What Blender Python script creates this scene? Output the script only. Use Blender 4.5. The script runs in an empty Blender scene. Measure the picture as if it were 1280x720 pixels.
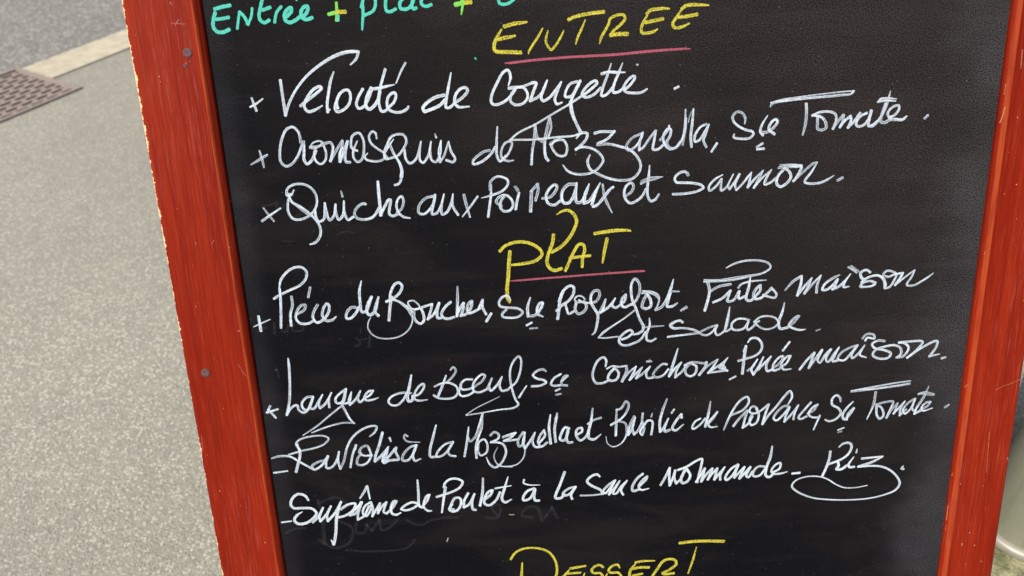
import bpy, bmesh, math, random
from mathutils import Vector, Matrix
random.seed(7)
R = math.radians

# ------------------------------------------------------------------ camera, sky, sun, exposure
scene = bpy.context.scene
C = scene.collection
LEAN = R(22)                      # how far the chalkboard leans back
SL, CL = math.sin(LEAN), math.cos(LEAN)
CAM_H = 1.0
BOARD_O = Vector((0.00000, 0.49619, 0.60857))       # a point on the chalk surface in front of the lens
CAM_ROT = Matrix((
    (0.9989319, 0.0462074, -0.0000000),
    (-0.0286189, 0.6186951, -0.7851098),
    (-0.0362779, 0.7842712, 0.6193567)
))
cam_data = bpy.data.cameras.new('camera')
cam = bpy.data.objects.new('camera', cam_data); C.objects.link(cam)
cam_data.sensor_width = 36; cam_data.lens = 27.0
cam_data.clip_start = 0.02; cam_data.clip_end = 500
cam.matrix_world = Matrix.Translation((0, 0, CAM_H)) @ CAM_ROT.to_4x4()
cam_data.dof.use_dof = True
cam_data.dof.focus_distance = 0.632
cam_data.dof.aperture_fstop = 8.5
scene.camera = cam

SUN_EL, SUN_AZ = R(48), R(231)    # azimuth counted from +X towards +Y: high, from behind the left shoulder
sdir = Vector((math.cos(SUN_EL)*math.cos(SUN_AZ), math.cos(SUN_EL)*math.sin(SUN_AZ), math.sin(SUN_EL)))
world = bpy.data.worlds.new('World'); scene.world = world; world.use_nodes = True
wn = world.node_tree.nodes; wl = world.node_tree.links
bg = wn['Background']
sky = wn.new('ShaderNodeTexSky'); sky.sky_type = 'NISHITA'; sky.sun_disc = False
sky.sun_elevation = SUN_EL
sky.sun_rotation = math.atan2(sdir.x, sdir.y)
sky.air_density = 0.8; sky.dust_density = 4.0; sky.ozone_density = 0.4
wl.new(sky.outputs[0], bg.inputs[0]); bg.inputs[1].default_value = 0.10
sun_d = bpy.data.lights.new('sun', 'SUN'); sun_d.energy = 3.6; sun_d.angle = R(0.5); sun_d.color = (1.0, 0.93, 0.82)
sun = bpy.data.objects.new('sun', sun_d); C.objects.link(sun)
sun.rotation_euler = sdir.to_track_quat('Z', 'Y').to_euler(); sun.location = (-4, 3, 6)
vs = scene.view_settings
vs.view_transform = 'Standard'; vs.look = 'None'; vs.gamma = 1.0; vs.use_curve_mapping = False
vs.exposure = 0.33
scene.cycles.transparent_max_bounces = 24
scene.cycles.max_bounces = 8

# ------------------------------------------------------------------ node helpers
class NT:
    def __init__(self, name):
        self.m = bpy.data.materials.new(name); self.m.use_nodes = True
        self.t = self.m.node_tree; self.n = self.t.nodes
        self.b = self.n['Principled BSDF']; self.o = self.n['Material Output']
        self.co = self.n.new('ShaderNodeTexCoord')
    def link(self, a, b): self.t.links.new(a, b)
    def put(self, sock, v):
        if isinstance(v, bpy.types.NodeSocket): self.link(v, sock)
        elif v is not None: sock.default_value = v
    def math(self, op, a, b=None, c=None, clamp=False):
        q = self.n.new('ShaderNodeMath'); q.operation = op; q.use_clamp = clamp
        for i, v in enumerate((a, b, c)): self.put(q.inputs[i], v)
        return q.outputs[0]
    def mapping(self, scale=(1, 1, 1), src=None, rot=(0, 0, 0), loc=(0, 0, 0)):
        q = self.n.new('ShaderNodeMapping')
        self.link(src or self.co.outputs['Object'], q.inputs[0])
        q.inputs['Location'].default_value = loc
        q.inputs['Rotation'].default_value = rot
        q.inputs['Scale'].default_value = scale
        return q.outputs[0]
    def noise(self, scale, detail=3, rough=0.55, vec=None, dist=0.0):
        q = self.n.new('ShaderNodeTexNoise'); q.inputs['Scale'].default_value = scale
        q.inputs['Detail'].default_value = detail; q.inputs['Roughness'].default_value = rough
        q.inputs['Distortion'].default_value = dist
        self.link(vec or self.co.outputs['Object'], q.inputs['Vector'])
        return q.outputs[0]
    def vor(self, scale, vec=None, feature='F1', out='Distance', rnd=1.0):
        q = self.n.new('ShaderNodeTexVoronoi'); q.feature = feature
        q.inputs['Scale'].default_value = scale; q.inputs['Randomness'].default_value = rnd
        self.link(vec or self.co.outputs['Object'], q.inputs['Vector'])
        return q.outputs[out]
    def ramp(self, fac, lo, hi, a=0.0, b=1.0):
        q = self.n.new('ShaderNodeMapRange'); q.clamp = True; q.interpolation_type = 'SMOOTHSTEP'
        self.put(q.inputs[0], fac)
        for i, v in enumerate((lo, hi, a, b)): self.put(q.inputs[i+1], v)
        return q.outputs[0]
    def mix(self, fac, a, b, mode='MIX'):
        q = self.n.new('ShaderNodeMix'); q.data_type = 'RGBA'; q.blend_type = mode
        self.put(q.inputs[0], fac)
        for s, v in ((q.inputs[6], a), (q.inputs[7], b)):
            self.put(s, v if isinstance(v, bpy.types.NodeSocket) else (*v, 1.0))
        return q.outputs[2]
    def xyz(self, src=None):
        q = self.n.new('ShaderNodeSeparateXYZ'); self.link(src or self.co.outputs['Object'], q.inputs[0])
        return q.outputs
    def bump(self, h, strength, dist):
        q = self.n.new('ShaderNodeBump'); q.inputs['Strength'].default_value = strength
        q.inputs['Distance'].default_value = dist
        self.link(h, q.inputs['Height']); self.link(q.outputs[0], self.b.inputs['Normal'])
    def done(self, col=None, rough=None, spec=None, metal=None, coat=None):
        self.put(self.b.inputs['Base Color'], col if isinstance(col, bpy.types.NodeSocket) or col is None else (*col, 1))
        self.put(self.b.inputs['Roughness'], rough)
        self.put(self.b.inputs['Specular IOR Level'], spec)
        self.put(self.b.inputs['Metallic'], metal)
        self.put(self.b.inputs['Coat Weight'], coat)
        return self.m

# ------------------------------------------------------------------ materials
XL0, XL1 = -.2766, -.2195         # left rail, outer and inner edge (metres along the board)
XR0, XR1 = .3830, .4315
def mat_asphalt(name, base, stone, dark, warm, sc):
    t = NT(name)
    big = t.noise(1.3, 4)
    mid = t.noise(14, 4)
    v1 = t.vor(sc, out='Color'); d1 = t.vor(sc)
    v2 = t.vor(sc*2.3, out='Color'); d2 = t.vor(sc*2.3)
    rnd = t.xyz(v1)[0]; rnd2 = t.xyz(v2)[1]
    col = t.mix(t.ramp(mid, .3, .7), base, warm)
    col = t.mix(t.math('MULTIPLY', t.ramp(rnd2, .25, .9), .55), col, dark)
    # pale stones bedded in the binder
    s = t.math('MULTIPLY', t.ramp(rnd, .62, .8), t.ramp(d1, .62, .40))
    col = t.mix(t.math('MULTIPLY', s, .75), col, stone)
    s2 = t.math('MULTIPLY', t.ramp(rnd2, .05, .15, 1, 0), t.ramp(d2, .6, .4))
    col = t.mix(t.math('MULTIPLY', s2, .8), col, stone)
    col = t.mix(t.ramp(big, .3, .75, 0, .38), col, dark)
    col = t.mix(t.math('MULTIPLY', t.ramp(t.noise(30, 4, .65), .52, .72), .35), col, dark)
    h = t.math('ADD', t.math('MULTIPLY', t.ramp(d1, .7, .15), .6), t.math('MULTIPLY', t.ramp(d2, .7, .1), .4))
    t.bump(h, .7, .0016)
    return t, col

t, col = mat_asphalt('pavement_asphalt', (.298, .294, .254), (.53, .52, .45), (.205, .202, .175), (.338, .330, .28), 180)
# moss that has crept along the foot of the post
moss_c = t.mapping(loc=(-0.80, -0.62, 0))
ln = t.n.new('ShaderNodeVectorMath'); ln.operation = 'LENGTH'; t.link(moss_c, ln.inputs[0])
mn = t.noise(9, 4)
mm = t.ramp(t.math('ADD', ln.outputs['Value'], t.math('MULTIPLY', mn, .3)), .52, .30)
col = t.mix(t.math('MULTIPLY', mm, .8), col, t.mix(t.ramp(t.noise(32, 5, .7), .38, .62), (.10, .105, .035), (.36, .35, .19)))
M_PAVE = t.done(col, .9, .25)
t, col = mat_asphalt('road_asphalt', (.215, .212, .198), (.50, .49, .46), (.115, .116, .11), (.245, .24, .218), 95)
M_ROAD = t.done(col, .88, .3)

t = NT('kerb_stone')
col = t.mix(t.ramp(t.noise(22, 5, .65), .3, .7), (.40, .365, .275), (.54, .50, .39))
col = t.mix(t.ramp(t.noise(160, 2), .58, .75, 0, .5), col, (.24, .21, .15))
t.bump(t.noise(220, 3), .4, .002)
M_KERB = t.done(col, .85, .3)

t = NT('cast_iron')
col = t.mix(t.noise(40, 4), (.29, .24, .215), (.39, .33, .30))
col = t.mix(t.ramp(t.noise(120, 3), .55, .7, 0, .6), col, (.27, .18, .13))
t.bump(t.noise(260, 2), .4, .001)
M_IRON = t.done(col, .65, .4, .25)
t = NT('drain_dirt'); M_DIRT = t.done(t.mix(t.noise(90, 3), (.18, .15, .132), (.25, .21, .188)), .95, .2)

t = NT('dry_leaf'); M_LEAF = t.done(t.mix(t.noise(120, 3), (.55, .28, .06), (.68, .42, .12)), .7, .3)

def mat_wood(name, x_edge=None, side=1):
    t = NT(name)
    x, y, z = t.xyz()
    g1 = t.noise(1.0, 5, .6, t.mapping((420, 11, 420)))
    g2 = t.noise(1.0, 4, .6, t.mapping((1150, 26, 1150)))
    g3 = t.noise(1.0, 3, .55, t.mapping((55, 2.2, 55)), .6)
    col = t.mix(t.ramp(g3, .3, .7), (.155, .0080, .0022), (.212, .0150, .0035))
    col = t.mix(t.ramp(g1, .44, .68, 0, .55), col, (.11, .006, .003))
    col = t.mix(t.ramp(g2, .50, .70, 0, .42), col, (.30, .040, .016))
    # rubbed, sun-bleached streaks along the grain
    w = t.math('MULTIPLY', t.ramp(t.noise(1.0, 4, .65, t.mapping((900, 34, 900))), .50, .74), t.ramp(t.noise(1.0, 3, .5, t.mapping((22, 4, 22), loc=(3, 1, 0))), .47, .68))
    col = t.mix(t.math('MULTIPLY', w, .36), col, (.36, .10, .08))
    # small chips down to pale wood
    ch = t.ramp(t.noise(1.0, 2, .5, t.mapping((430, 260, 430))), .765, .79)
    col = t.mix(t.math('MULTIPLY', ch, .8), col, (.66, .47, .28))
    # bead highlight painted into the colour, lighter orange along the inner arris
    arris_light = t.math('MAXIMUM', t.ramp(t.math('ABSOLUTE', t.math('SUBTRACT', x, XL1 - .0046)), .0007, .0016, 1, 0), t.ramp(t.math('ABSOLUTE', t.math('SUBTRACT', x, XR0 + .0036)), .0011, .0022, 1, 0))
    arris_light = t.math('MULTIPLY', arris_light, t.ramp(t.noise(1.0, 3, .6, t.mapping((300, 24, 300))), .3, .6, .35, 1))
    col = t.mix(t.math('MULTIPLY', arris_light, .42), col, (.43, .085, .024))
    if x_edge is not None:
        d = t.math('MULTIPLY', t.math('SUBTRACT', x, x_edge), side)
        jag = t.math('ADD', t.math('MULTIPLY', t.noise(1.0, 4, .7, t.mapping((60, 300, 60))), .0085), t.math('MULTIPLY_ADD', t.noise(1.0, 3, .6, t.mapping((1, 26, 1))), .007, t.math('MULTIPLY_ADD', y, .0045, -.0047)))
        e = t.ramp(t.math('SUBTRACT', d, jag), -.0022, -.0016, 1, 0)
        col = t.mix(e, col, (.74, .52, .27))
    t.bump(t.math('ADD', t.math('MULTIPLY', g2, .6), t.math('MULTIPLY', g1, .6)), .35, .0006)
    return t.done(col, t.ramp(w, 0, 1, .50, .65), .07)

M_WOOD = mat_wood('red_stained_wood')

t = NT('chalkboard_black')
x, y, z = t.xyz()
grain = t.noise(1150, 1, .6)
fine = t.noise(1900, 0, .5)
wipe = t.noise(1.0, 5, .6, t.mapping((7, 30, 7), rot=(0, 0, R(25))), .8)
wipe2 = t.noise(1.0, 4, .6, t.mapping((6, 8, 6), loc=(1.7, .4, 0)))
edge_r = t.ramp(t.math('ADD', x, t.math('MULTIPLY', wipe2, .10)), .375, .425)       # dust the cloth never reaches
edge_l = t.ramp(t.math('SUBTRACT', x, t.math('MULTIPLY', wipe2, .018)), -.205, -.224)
sheen_and_wipe = t.math('ADD', t.ramp(t.math('ADD', t.math('MULTIPLY', x, .95), t.math('MULTIPLY', y, 1.0)), -.12, .56, .0, .50),  # reflected light painted in, paler to the upper right; wipe marks added below
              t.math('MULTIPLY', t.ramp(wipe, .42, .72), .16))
sheen_and_wipe = t.math('MULTIPLY', sheen_and_wipe, t.ramp(wipe2, .25, .75, .7, 1.25))
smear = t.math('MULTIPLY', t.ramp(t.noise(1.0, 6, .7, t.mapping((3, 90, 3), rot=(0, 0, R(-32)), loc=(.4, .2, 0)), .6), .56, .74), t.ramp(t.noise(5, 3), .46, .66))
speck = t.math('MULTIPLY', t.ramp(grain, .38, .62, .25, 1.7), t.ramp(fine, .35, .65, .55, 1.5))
col = t.mix(t.math('MULTIPLY', sheen_and_wipe, speck, clamp=True), (.0018, .0018, .0028), (.036, .0305, .0285))
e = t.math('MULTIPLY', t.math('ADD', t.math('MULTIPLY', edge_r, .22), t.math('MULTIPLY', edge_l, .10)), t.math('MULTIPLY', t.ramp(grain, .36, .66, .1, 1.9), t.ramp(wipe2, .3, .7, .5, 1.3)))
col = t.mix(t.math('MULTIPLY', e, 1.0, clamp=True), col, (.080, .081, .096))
col = t.mix(t.ramp(fine, .60, .78, 0, .45), col, (.040, .041, .054))
col = t.mix(t.math('MULTIPLY', smear, .16), col, (.075, .078, .095))
spk2 = t.ramp(t.noise(520, 1, .5, t.mapping(loc=(.3, .9, .2))), .755, .80)
col = t.mix(t.math('MULTIPLY', spk2, .4), col, (.26, .25, .25))
t.bump(grain, .12, .0003)
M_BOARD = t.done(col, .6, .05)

t = NT('screw_head')
col = t.mix(t.noise(520, 3), (.050, .020, .023), (.135, .075, .08))
M_SCREW = t.done(col, .7, .25)
t = NT('brass_hinge'); M_HINGE = t.done(t.mix(t.noise(90, 3), (.32, .25, .12), (.5, .4, .2)), .4, .5, .9)

t = NT('post_paint')
col = t.mix(t.noise(11, 5), (.20, .21, .155), (.27, .275, .21))
col = t.mix(t.ramp(t.noise(1.0, 5, .65, t.mapping((70, 70, 9))), .48, .66, 0, .8), col, (.19, .20, .145))
t.bump(t.noise(180, 3), .15, .001)
M_POST = t.done(col, .5, .4, .1)
t = NT('post_ring'); M_RING = t.done(t.mix(t.noise(60, 4), (.26, .25, .22), (.40, .385, .34)), .5, .5, .3)

def mat_chalk(name, colr, alpha=1.0, stripe=.45, dry=.25, soft=.22, dark=None):
    """marker ink on the board: opaque at its rims, thinner in the middle of the stroke"""
    t = NT(name)
    uv = t.n.new('ShaderNodeUVMap'); uv.uv_map = 'UVMap'
    a = t.n.new('ShaderNodeAttribute'); a.attribute_name = 'thin'; a.attribute_type = 'GEOMETRY'
    u, v, _ = t.xyz(uv.outputs[0])
    nz = t.noise(1.0, 3, .6, t.mapping((60, .9, 1), uv.outputs[0]))          # streaks along the stroke
    nl = t.noise(1.0, 2, .5, t.mapping((75, .0, 1), uv.outputs[0]))          # comes and goes along the stroke
    sp = t.noise(900, 2, .6)
    off = t.math('SUBTRACT', v, t.math('MULTIPLY_ADD', nl, 1.2, -.55))
    mid = t.ramp(t.math('ABSOLUTE', off), .10, .42, 1, 0)
    hollow = t.math('MULTIPLY', mid, t.ramp(nl, .40, .62, .0, 1.0))
    al = t.math('SUBTRACT', 1.0, t.math('MULTIPLY', hollow, stripe))
    nb = t.noise(1.0, 2, .5, t.mapping((38, .5, 1), uv.outputs[0], loc=(9, 3, 0)))     # the pen running dry and filling again
    al = t.math('MULTIPLY', al, t.ramp(nb, .34, .60, 1 - stripe*.75, 1))
    al = t.math('MULTIPLY', al, t.ramp(nz, .25, .6, 1 - dry, 1))
    al = t.math('MULTIPLY', al, t.ramp(sp, .30, .48, 1 - dry*1.6 if dry < .6 else .05, 1))
    rim = t.ramp(t.math('ADD', t.math('ABSOLUTE', v), t.math('MULTIPLY', sp, .30)), 1.12 - soft, 1.16, 1, 0)
    al = t.math('MULTIPLY', t.math('MULTIPLY', al, rim), t.math('MULTIPLY', a.outputs['Fac'], alpha), clamp=True)
    tr = t.n.new('ShaderNodeBsdfTransparent'); mx = t.n.new('ShaderNodeMixShader')
    t.link(al, mx.inputs[0]); t.link(tr.outputs[0], mx.inputs[1]); t.link(t.b.outputs[0], mx.inputs[2])
    t.link(mx.outputs[0], t.o.inputs['Surface'])
    c = t.mix(t.ramp(sp, .35, .6, .16, 0), colr, dark or tuple(q*.55 for q in colr))
    return t.done(c, .7, .25)

CHALK = {
    'w': mat_chalk('white_marker', (.52, .605, .715), 1.0, .62, .26),
    's': mat_chalk('white_marker_solid', (.53, .61, .70), 1.0, .38, .16),
    'y': mat_chalk('yellow_marker', (.49, .45, .048), 1.0, .25, .48, dark=(.30, .26, .02)),
    'p': mat_chalk('pink_marker', (.33, .075, .12), .92, .12, .22),
    'c': mat_chalk('teal_marker', (.065, .45, .37), 1.0, .06, .12),
    'l': mat_chalk('green_marker', (.16, .53, .09), 1.0, .12, .15),
    'k': mat_chalk('erased_marker', (.30, .32, .40), .036, .0, .3, .95),
    'x': mat_chalk('bare_wood_chip', (.50, .27, .13), .62, .0, .6, .4),
    'o': mat_chalk('scuff_in_varnish', (.50, .25, .24), .55, .0, .3, .6),
    'f': mat_chalk('fleck_of_marker', (.6, .6, .55), .55, .0, .3),
}

# ------------------------------------------------------------------ object helpers
def link(name, me, mats, parent=None, mw=None):
    o = bpy.data.objects.new(name, me); C.objects.link(o)
    for m in (mats if isinstance(mats, (list, tuple)) else [mats]): me.materials.append(m)
    if parent: o.parent = parent
    if mw is not None: o.matrix_local = mw
    return o
def from_bm(name, bm, mats, parent=None, mw=None, smooth=False):
    bmesh.ops.recalc_face_normals(bm, faces=bm.faces)
    me = bpy.data.meshes.new(name); bm.to_mesh(me); bm.free()
    if smooth:
        for p in me.polygons: p.use_smooth = True
    return link(name, me, mats, parent, mw)
def tag(o, label, cat, group=None):
    o['label'] = label; o['category'] = cat
    if group: o['group'] = group
    return o
def empty(name, loc):
    o = bpy.data.objects.new(name, None); C.objects.link(o); o.location = loc; o.empty_display_size = .1
    return o
def box(bm, x0, x1, y0, y1, z0, z1):
    v = [bm.verts.new(p) for p in ((x0,y0,z0),(x1,y0,z0),(x1,y1,z0),(x0,y1,z0),(x0,y0,z1),(x1,y0,z1),(x1,y1,z1),(x0,y1,z1))]
    for f in ((0,3,2,1),(4,5,6,7),(0,1,5,4),(1,2,6,5),(2,3,7,6),(3,0,4,7)): bm.faces.new([v[i] for i in f])
def prism(bm, prof, y0, y1, segs=1):
    rings = []
    for k in range(segs+1):
        y = y0 + (y1-y0)*k/segs
        rings.append([bm.verts.new((a, y, b)) for a, b in prof])
    n = len(prof)
    for a, b in zip(rings, rings[1:]):
        for i in range(n): bm.faces.new((a[i], a[(i+1) % n], b[(i+1) % n], b[i]))
    bm.faces.new(rings[0][::-1]); bm.faces.new(rings[-1])
def arc(cx, cy, r, a0, a1, n=5):
    return [(cx + r*math.cos(R(a0+(a1-a0)*i/n)), cy + r*math.sin(R(a0+(a1-a0)*i/n))) for i in range(n+1)]

# ------------------------------------------------------------------ ground
def sheet(name, pts, z, mat, thick=None):
    bm = bmesh.new()
    top = [bm.verts.new((x, y, z)) for x, y in pts]
    bm.faces.new(top)
    if thick:
        low = [bm.verts.new((x, y, z-thick)) for x, y in pts]
        bm.faces.new(low[::-1]); n = len(pts)
        for i in range(n): bm.faces.new((top[i], low[i], low[(i+1) % n], top[(i+1) % n]))
    o = from_bm(name, bm, mat); o['kind'] = 'structure'
    return o
KA = R(57.0)
kd = Vector((math.cos(KA), math.sin(KA))); kn = Vector((-kd.y, kd.x))     # along the kerb, towards the road
K0 = Vector((-1.432, 2.651))                                             # on the kerb's near edge
KW = 0.192
GRF = Vector((-1.378, 2.430))                                            # the drain cover's near right corner
gs = (GRF - K0).dot(kd); gn = (GRF - K0).dot(kn)
GL, GW = 0.46, 0.375
def P(s, n): return tuple(K0 + kd*s + kn*n)
FAR = 160
sheet('road', [(-FAR, -FAR), (FAR, -FAR), (FAR, FAR), (-FAR, FAR)], -0.05, M_ROAD)
sheet('pavement', [P(-60, 0), P(gs-GL, 0), P(gs-GL, gn), P(gs, gn), P(gs, 0), P(60, 0), P(60, -40), P(-60, -40)], 0.0, M_PAVE, .048)
bm = bmesh.new()
def slab(s0, s1, n0, n1, z0, z1, bm):
    b = .012
    q = [P(s0, n0), P(s1, n0), P(s1, n1), P(s0, n1)]
    lo = [bm.verts.new((*p, z0)) for p in q]; hi = [bm.verts.new((*p, z1-b)) for p in q]
    q2 = [P(s0, n0+.002), P(s1, n0+.002), P(s1, n1-b), P(s0, n1-b)]
    tp = [bm.verts.new((*p, z1)) for p in q2]
    for A, B in ((lo, hi), (hi, tp)):
        for i in range(4): bm.faces.new((A[i], A[(i+1) % 4], B[(i+1) % 4], B[i]))
    bm.faces.new(tp); bm.faces.new(lo[::-1])
s = gs
while s < gs + 30:
    slab(s + .0015, s + .9985, .0008, KW, -.048, .006, bm); s += 1.0
s = gs - GL
while s > gs - 30:
    slab(s - .9985, s - .0015, .0008, KW, -.048, .006, bm); s -= 1.0
kerb = from_bm('kerb', bm, M_KERB); kerb['kind'] = 'structure'

# drain cover let into the kerb line
dc = tag(empty('drain_cover', (*P(gs-GL/2, gn+GW/2), 0.0)), 'rusty brown cast iron drain cover with a slotted grid set into the kerb', 'drain cover')
dmat = Matrix.Rotation(KA, 4, 'Z')
hx, hy = GL/2 - .002, GW/2 - .002
bm = bmesh.new(); box(bm, -hx, hx, -hy, hy, -.046, -.0085); from_bm('sump', bm, M_DIRT, dc, dmat)
bm = bmesh.new()
fr = .014
box(bm, -hx, hx, -hy, -hy+fr, -.0083, .007); box(bm, -hx, hx, hy-fr, hy, -.0083, .007)
box(bm, hx-fr, hx, -hy+fr+.0005, hy-fr-.0005, -.0083, .0065); box(bm, -hx, -hx+fr, -hy+fr+.0005, hy-fr-.0005, -.0083, .0065)
from_bm('cover_frame', bm, M_IRON, dc, dmat)
bm = bmesh.new()
rows = 11; pitch = (2*hy - 2*fr - .006)/rows
for r in range(rows+1):
    yy = -hy + fr + .003 + r*pitch
    box(bm, -hx+fr+.003, hx-fr-.003, yy-.0062 if r else yy-.002, yy+.0062 if r < rows else yy+.002, -.0083, .0)
for r in range(rows):
    yy = -hy + fr + .003 + (r+.5)*pitch
    xx = -hx + fr + .02 + (r*.034) % .052
    while xx < hx - fr - .006:
        box(bm, xx-.0065, xx+.0065, yy-pitch/2+.0066, yy+pitch/2-.0066, -.0083, -.0006); xx += .052
from_bm('grid', bm, M_IRON, dc, dmat)

# a dry leaf by the drain
bm = bmesh.new()
rim = []
for k in range(14):
    a = 2*math.pi*k/14
    rr = .022*(1 + .25*math.cos(3*a) + .12*math.cos(5*a+1))
    rim.append(bm.verts.new((rr*1.3*math.cos(a), rr*math.sin(a), .004 + .006*math.cos(2*a))))
cv = bm.verts.new((0, 0, .003))
for k in range(14): bm.faces.new((cv, rim[k], rim[(k+1) % 14]))
ext = bmesh.ops.extrude_face_region(bm, geom=bm.faces[:])
for q in ext['geom']:
    if isinstance(q, bmesh.types.BMVert): q.co.z += .0012
lf = from_bm('dry_leaf', bm, M_LEAF); lf.location = (-1.575, 2.185, .001); lf.rotation_euler = (0, 0, R(40))
tag(lf, 'orange dry leaf lying by the near side of the drain cover', 'leaf')

# ------------------------------------------------------------------ post at the right
post = tag(empty('metal_post', (0.735, 0.650, 0)), 'grey green metal post with a pale foot ring standing right of the chalkboard', 'post')
def lathe(bm, prof, n=40):
    rings = [[bm.verts.new((r*math.cos(2*math.pi*k/n), r*math.sin(2*math.pi*k/n), z)) for k in range(n)] for r, z in prof]
    for a, b in zip(rings, rings[1:]):
        for k in range(n): bm.faces.new((a[k], a[(k+1) % n], b[(k+1) % n], b[k]))
    if prof[0][0] > 1e-4: bm.faces.new(rings[0][::-1])
    if prof[-1][0] > 1e-4: bm.faces.new(rings[-1])
bm = bmesh.new()
lathe(bm, [(.060, 0), (.060, .02), (.060, .04), (.060, 2.26), (.060, 2.28), (.059, 2.30), (.056, 2.33), (.03, 2.345)])
from_bm('shaft', bm, M_POST, post, smooth=True)
bm = bmesh.new()
lathe(bm, [(.0605, .001), (.068, .001), (.0705, .004), (.0705, .012), (.068, .016), (.0605, .017)])
from_bm('foot_ring', bm, M_RING, post, smooth=True)

# ------------------------------------------------------------------ the A-board
XC = (XL0 + XR1)/2
TOP, RAIL = .560, .055
BOT = (-BOARD_O.z + .0076)/CL     # where the stiles stand on the pavement
LOWR = -.500                      # lower rail's upper edge
F, BK = .006, -.018               # front and back of the frame measured from the chalk surface
base = Vector((XC, BOARD_O.y + .10, 0))
ab = tag(empty('menu_board', base), 'red wooden A-board chalkboard with a handwritten French menu in white, yellow and green', 'chalkboard')
front = Matrix(((1, 0, 0, BOARD_O.x), (0, SL, -CL, BOARD_O.y), (0, CL, SL, BOARD_O.z), (0, 0, 0, 1)))
front = Matrix.Translation(-base) @ front

def stile_profile(xo, xi):
    """outer edge xo, inner edge xi: rounded outer edge, bead and quirk at the inner one"""
    s = 1 if xi > xo else -1
    p = [(xo, BK), (xo, F-.0045)]
    p += [(xo + s*(.0045 - .0045*math.cos(R(a))), F-.0045 + .0045*math.sin(R(a))) for a in (18, 36, 54, 72, 90)]
    p += [(xi - s*.0062, F), (xi - s*.0056, F+.0003), (xi - s*.0048, F+.0004), (xi - s*.0042, F+.0001),
          (xi - s*.0016, F-.0022), (xi - s*.0006, F-.0032), (xi, F-.0044)]
    p += [(xi, BK)]
    return p
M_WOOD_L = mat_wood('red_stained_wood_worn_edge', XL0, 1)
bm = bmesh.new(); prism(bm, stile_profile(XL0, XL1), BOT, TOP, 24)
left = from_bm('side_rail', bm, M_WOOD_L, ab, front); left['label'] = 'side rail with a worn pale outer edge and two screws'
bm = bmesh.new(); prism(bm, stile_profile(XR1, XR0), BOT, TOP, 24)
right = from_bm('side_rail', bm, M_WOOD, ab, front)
# top and bottom rails run between the stiles
def cross(y0, y1):
    bm = bmesh.new()
    box(bm, XL1 + .0004, XR0 - .0004, y0, y1, BK + .001, F - .0008)
    return bm
crossm = front
tr_ = from_bm('top_rail', cross(TOP-RAIL, TOP-.001), M_WOOD, ab, front)
br_ = from_bm('bottom_rail', cross(LOWR-RAIL, LOWR), M_WOOD, ab, front)
bm = bmesh.new(); box(bm, XL1 + .0003, XR0 - .0003, LOWR + .0003, TOP-RAIL - .0003, -.006, 0)
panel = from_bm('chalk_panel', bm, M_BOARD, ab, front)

def screw(x, y, r, parent, tilt=0):
    bm = bmesh.new()
    n = 18; prof = [(r, -.0008), (r*.98, .0003), (r*.80, .0006), (r*.45, .0002), (.0, .0001)]
    rings = []
    for rr, z in prof[:-1]:
        rings.append([bm.verts.new((x + rr*math.cos(2*math.pi*k/n)*(1+.05*math.sin(2*k)), y + rr*math.sin(2*math.pi*k/n), F + z)) for k in range(n)])
    for a, b in zip(rings, rings[1:]):
        for k in range(n): bm.faces.new((a[k], a[(k+1) % n], b[(k+1) % n], b[k]))
    c = bm.verts.new((x, y, F + .0001))
    for k in range(n): bm.faces.new((rings[-1][k], rings[-1][(k+1) % n], c))
    return from_bm('screw', bm, M_SCREW, parent, smooth=True)
screw(-0.2331, 0.1955, 0.0036, left)
screw(-0.2364, 0.1865, 0.0015, left)
screw(-0.2596, -0.0598, 0.0038, left)

CHIPS_LEFT = 'o -240.3,231.1,0.90 -239.3,229.9,0.90\no -241.6,216.7,0.60 -231.7,215.7,0.60\no -235.9,218.7,0.90 -238.8,215.5,0.90\no -235.6,188.2,1.20 -236.1,185.3,1.20\no -273.2,165.5,0.60 -272.6,161.9,0.60\no -274.5,169.1,0.60 -274.0,164.9,0.60\no -250.3,51.8,0.70 -250.0,49.8,0.70\no -225.3,-93.6,0.70 -224.8,-95.1,0.70\no -237.2,49.8,0.60 -235.4,53.0,0.60\no -271.9,-117.5,0.60 -273.6,-132.6,0.60\no -231.7,-53.1,0.50 -226.5,-64.2,0.50'
CHIPS_RIGHT = 'x 409.2,-108.4,0.50 415.6,-105.0,0.50 420.2,-103.8,0.50 428.5,-99.8,0.50\nx 384.7,127.6,1.60 383.7,121.0,1.60 382.5,116.8,1.60\nx 382.9,145.5,0.80 382.7,137.8,0.80\nx 380.9,-189.1,1.30 381.4,-187.5,1.30\nx 380.9,-219.6,1.10 381.1,-234.4,1.10\nx 381.6,-238.6,0.70 381.5,-244.4,0.70\nx 383.8,-102.7,1.10 382.0,-104.8,1.10\nx 392.2,170.1,0.90 392.9,156.8,0.90\nx 383.9,13.7,0.90 383.5,11.8,0.90\nx 408.9,-148.4,0.50 411.1,-187.5,0.50\nx 398.7,-260.3,1.00 398.1,-262.0,1.00\nx 417.8,-279.1,1.00 418.7,-280.0,1.00\nx 427.7,-174.2,1.00 428.8,-176.6,1.00'

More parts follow.
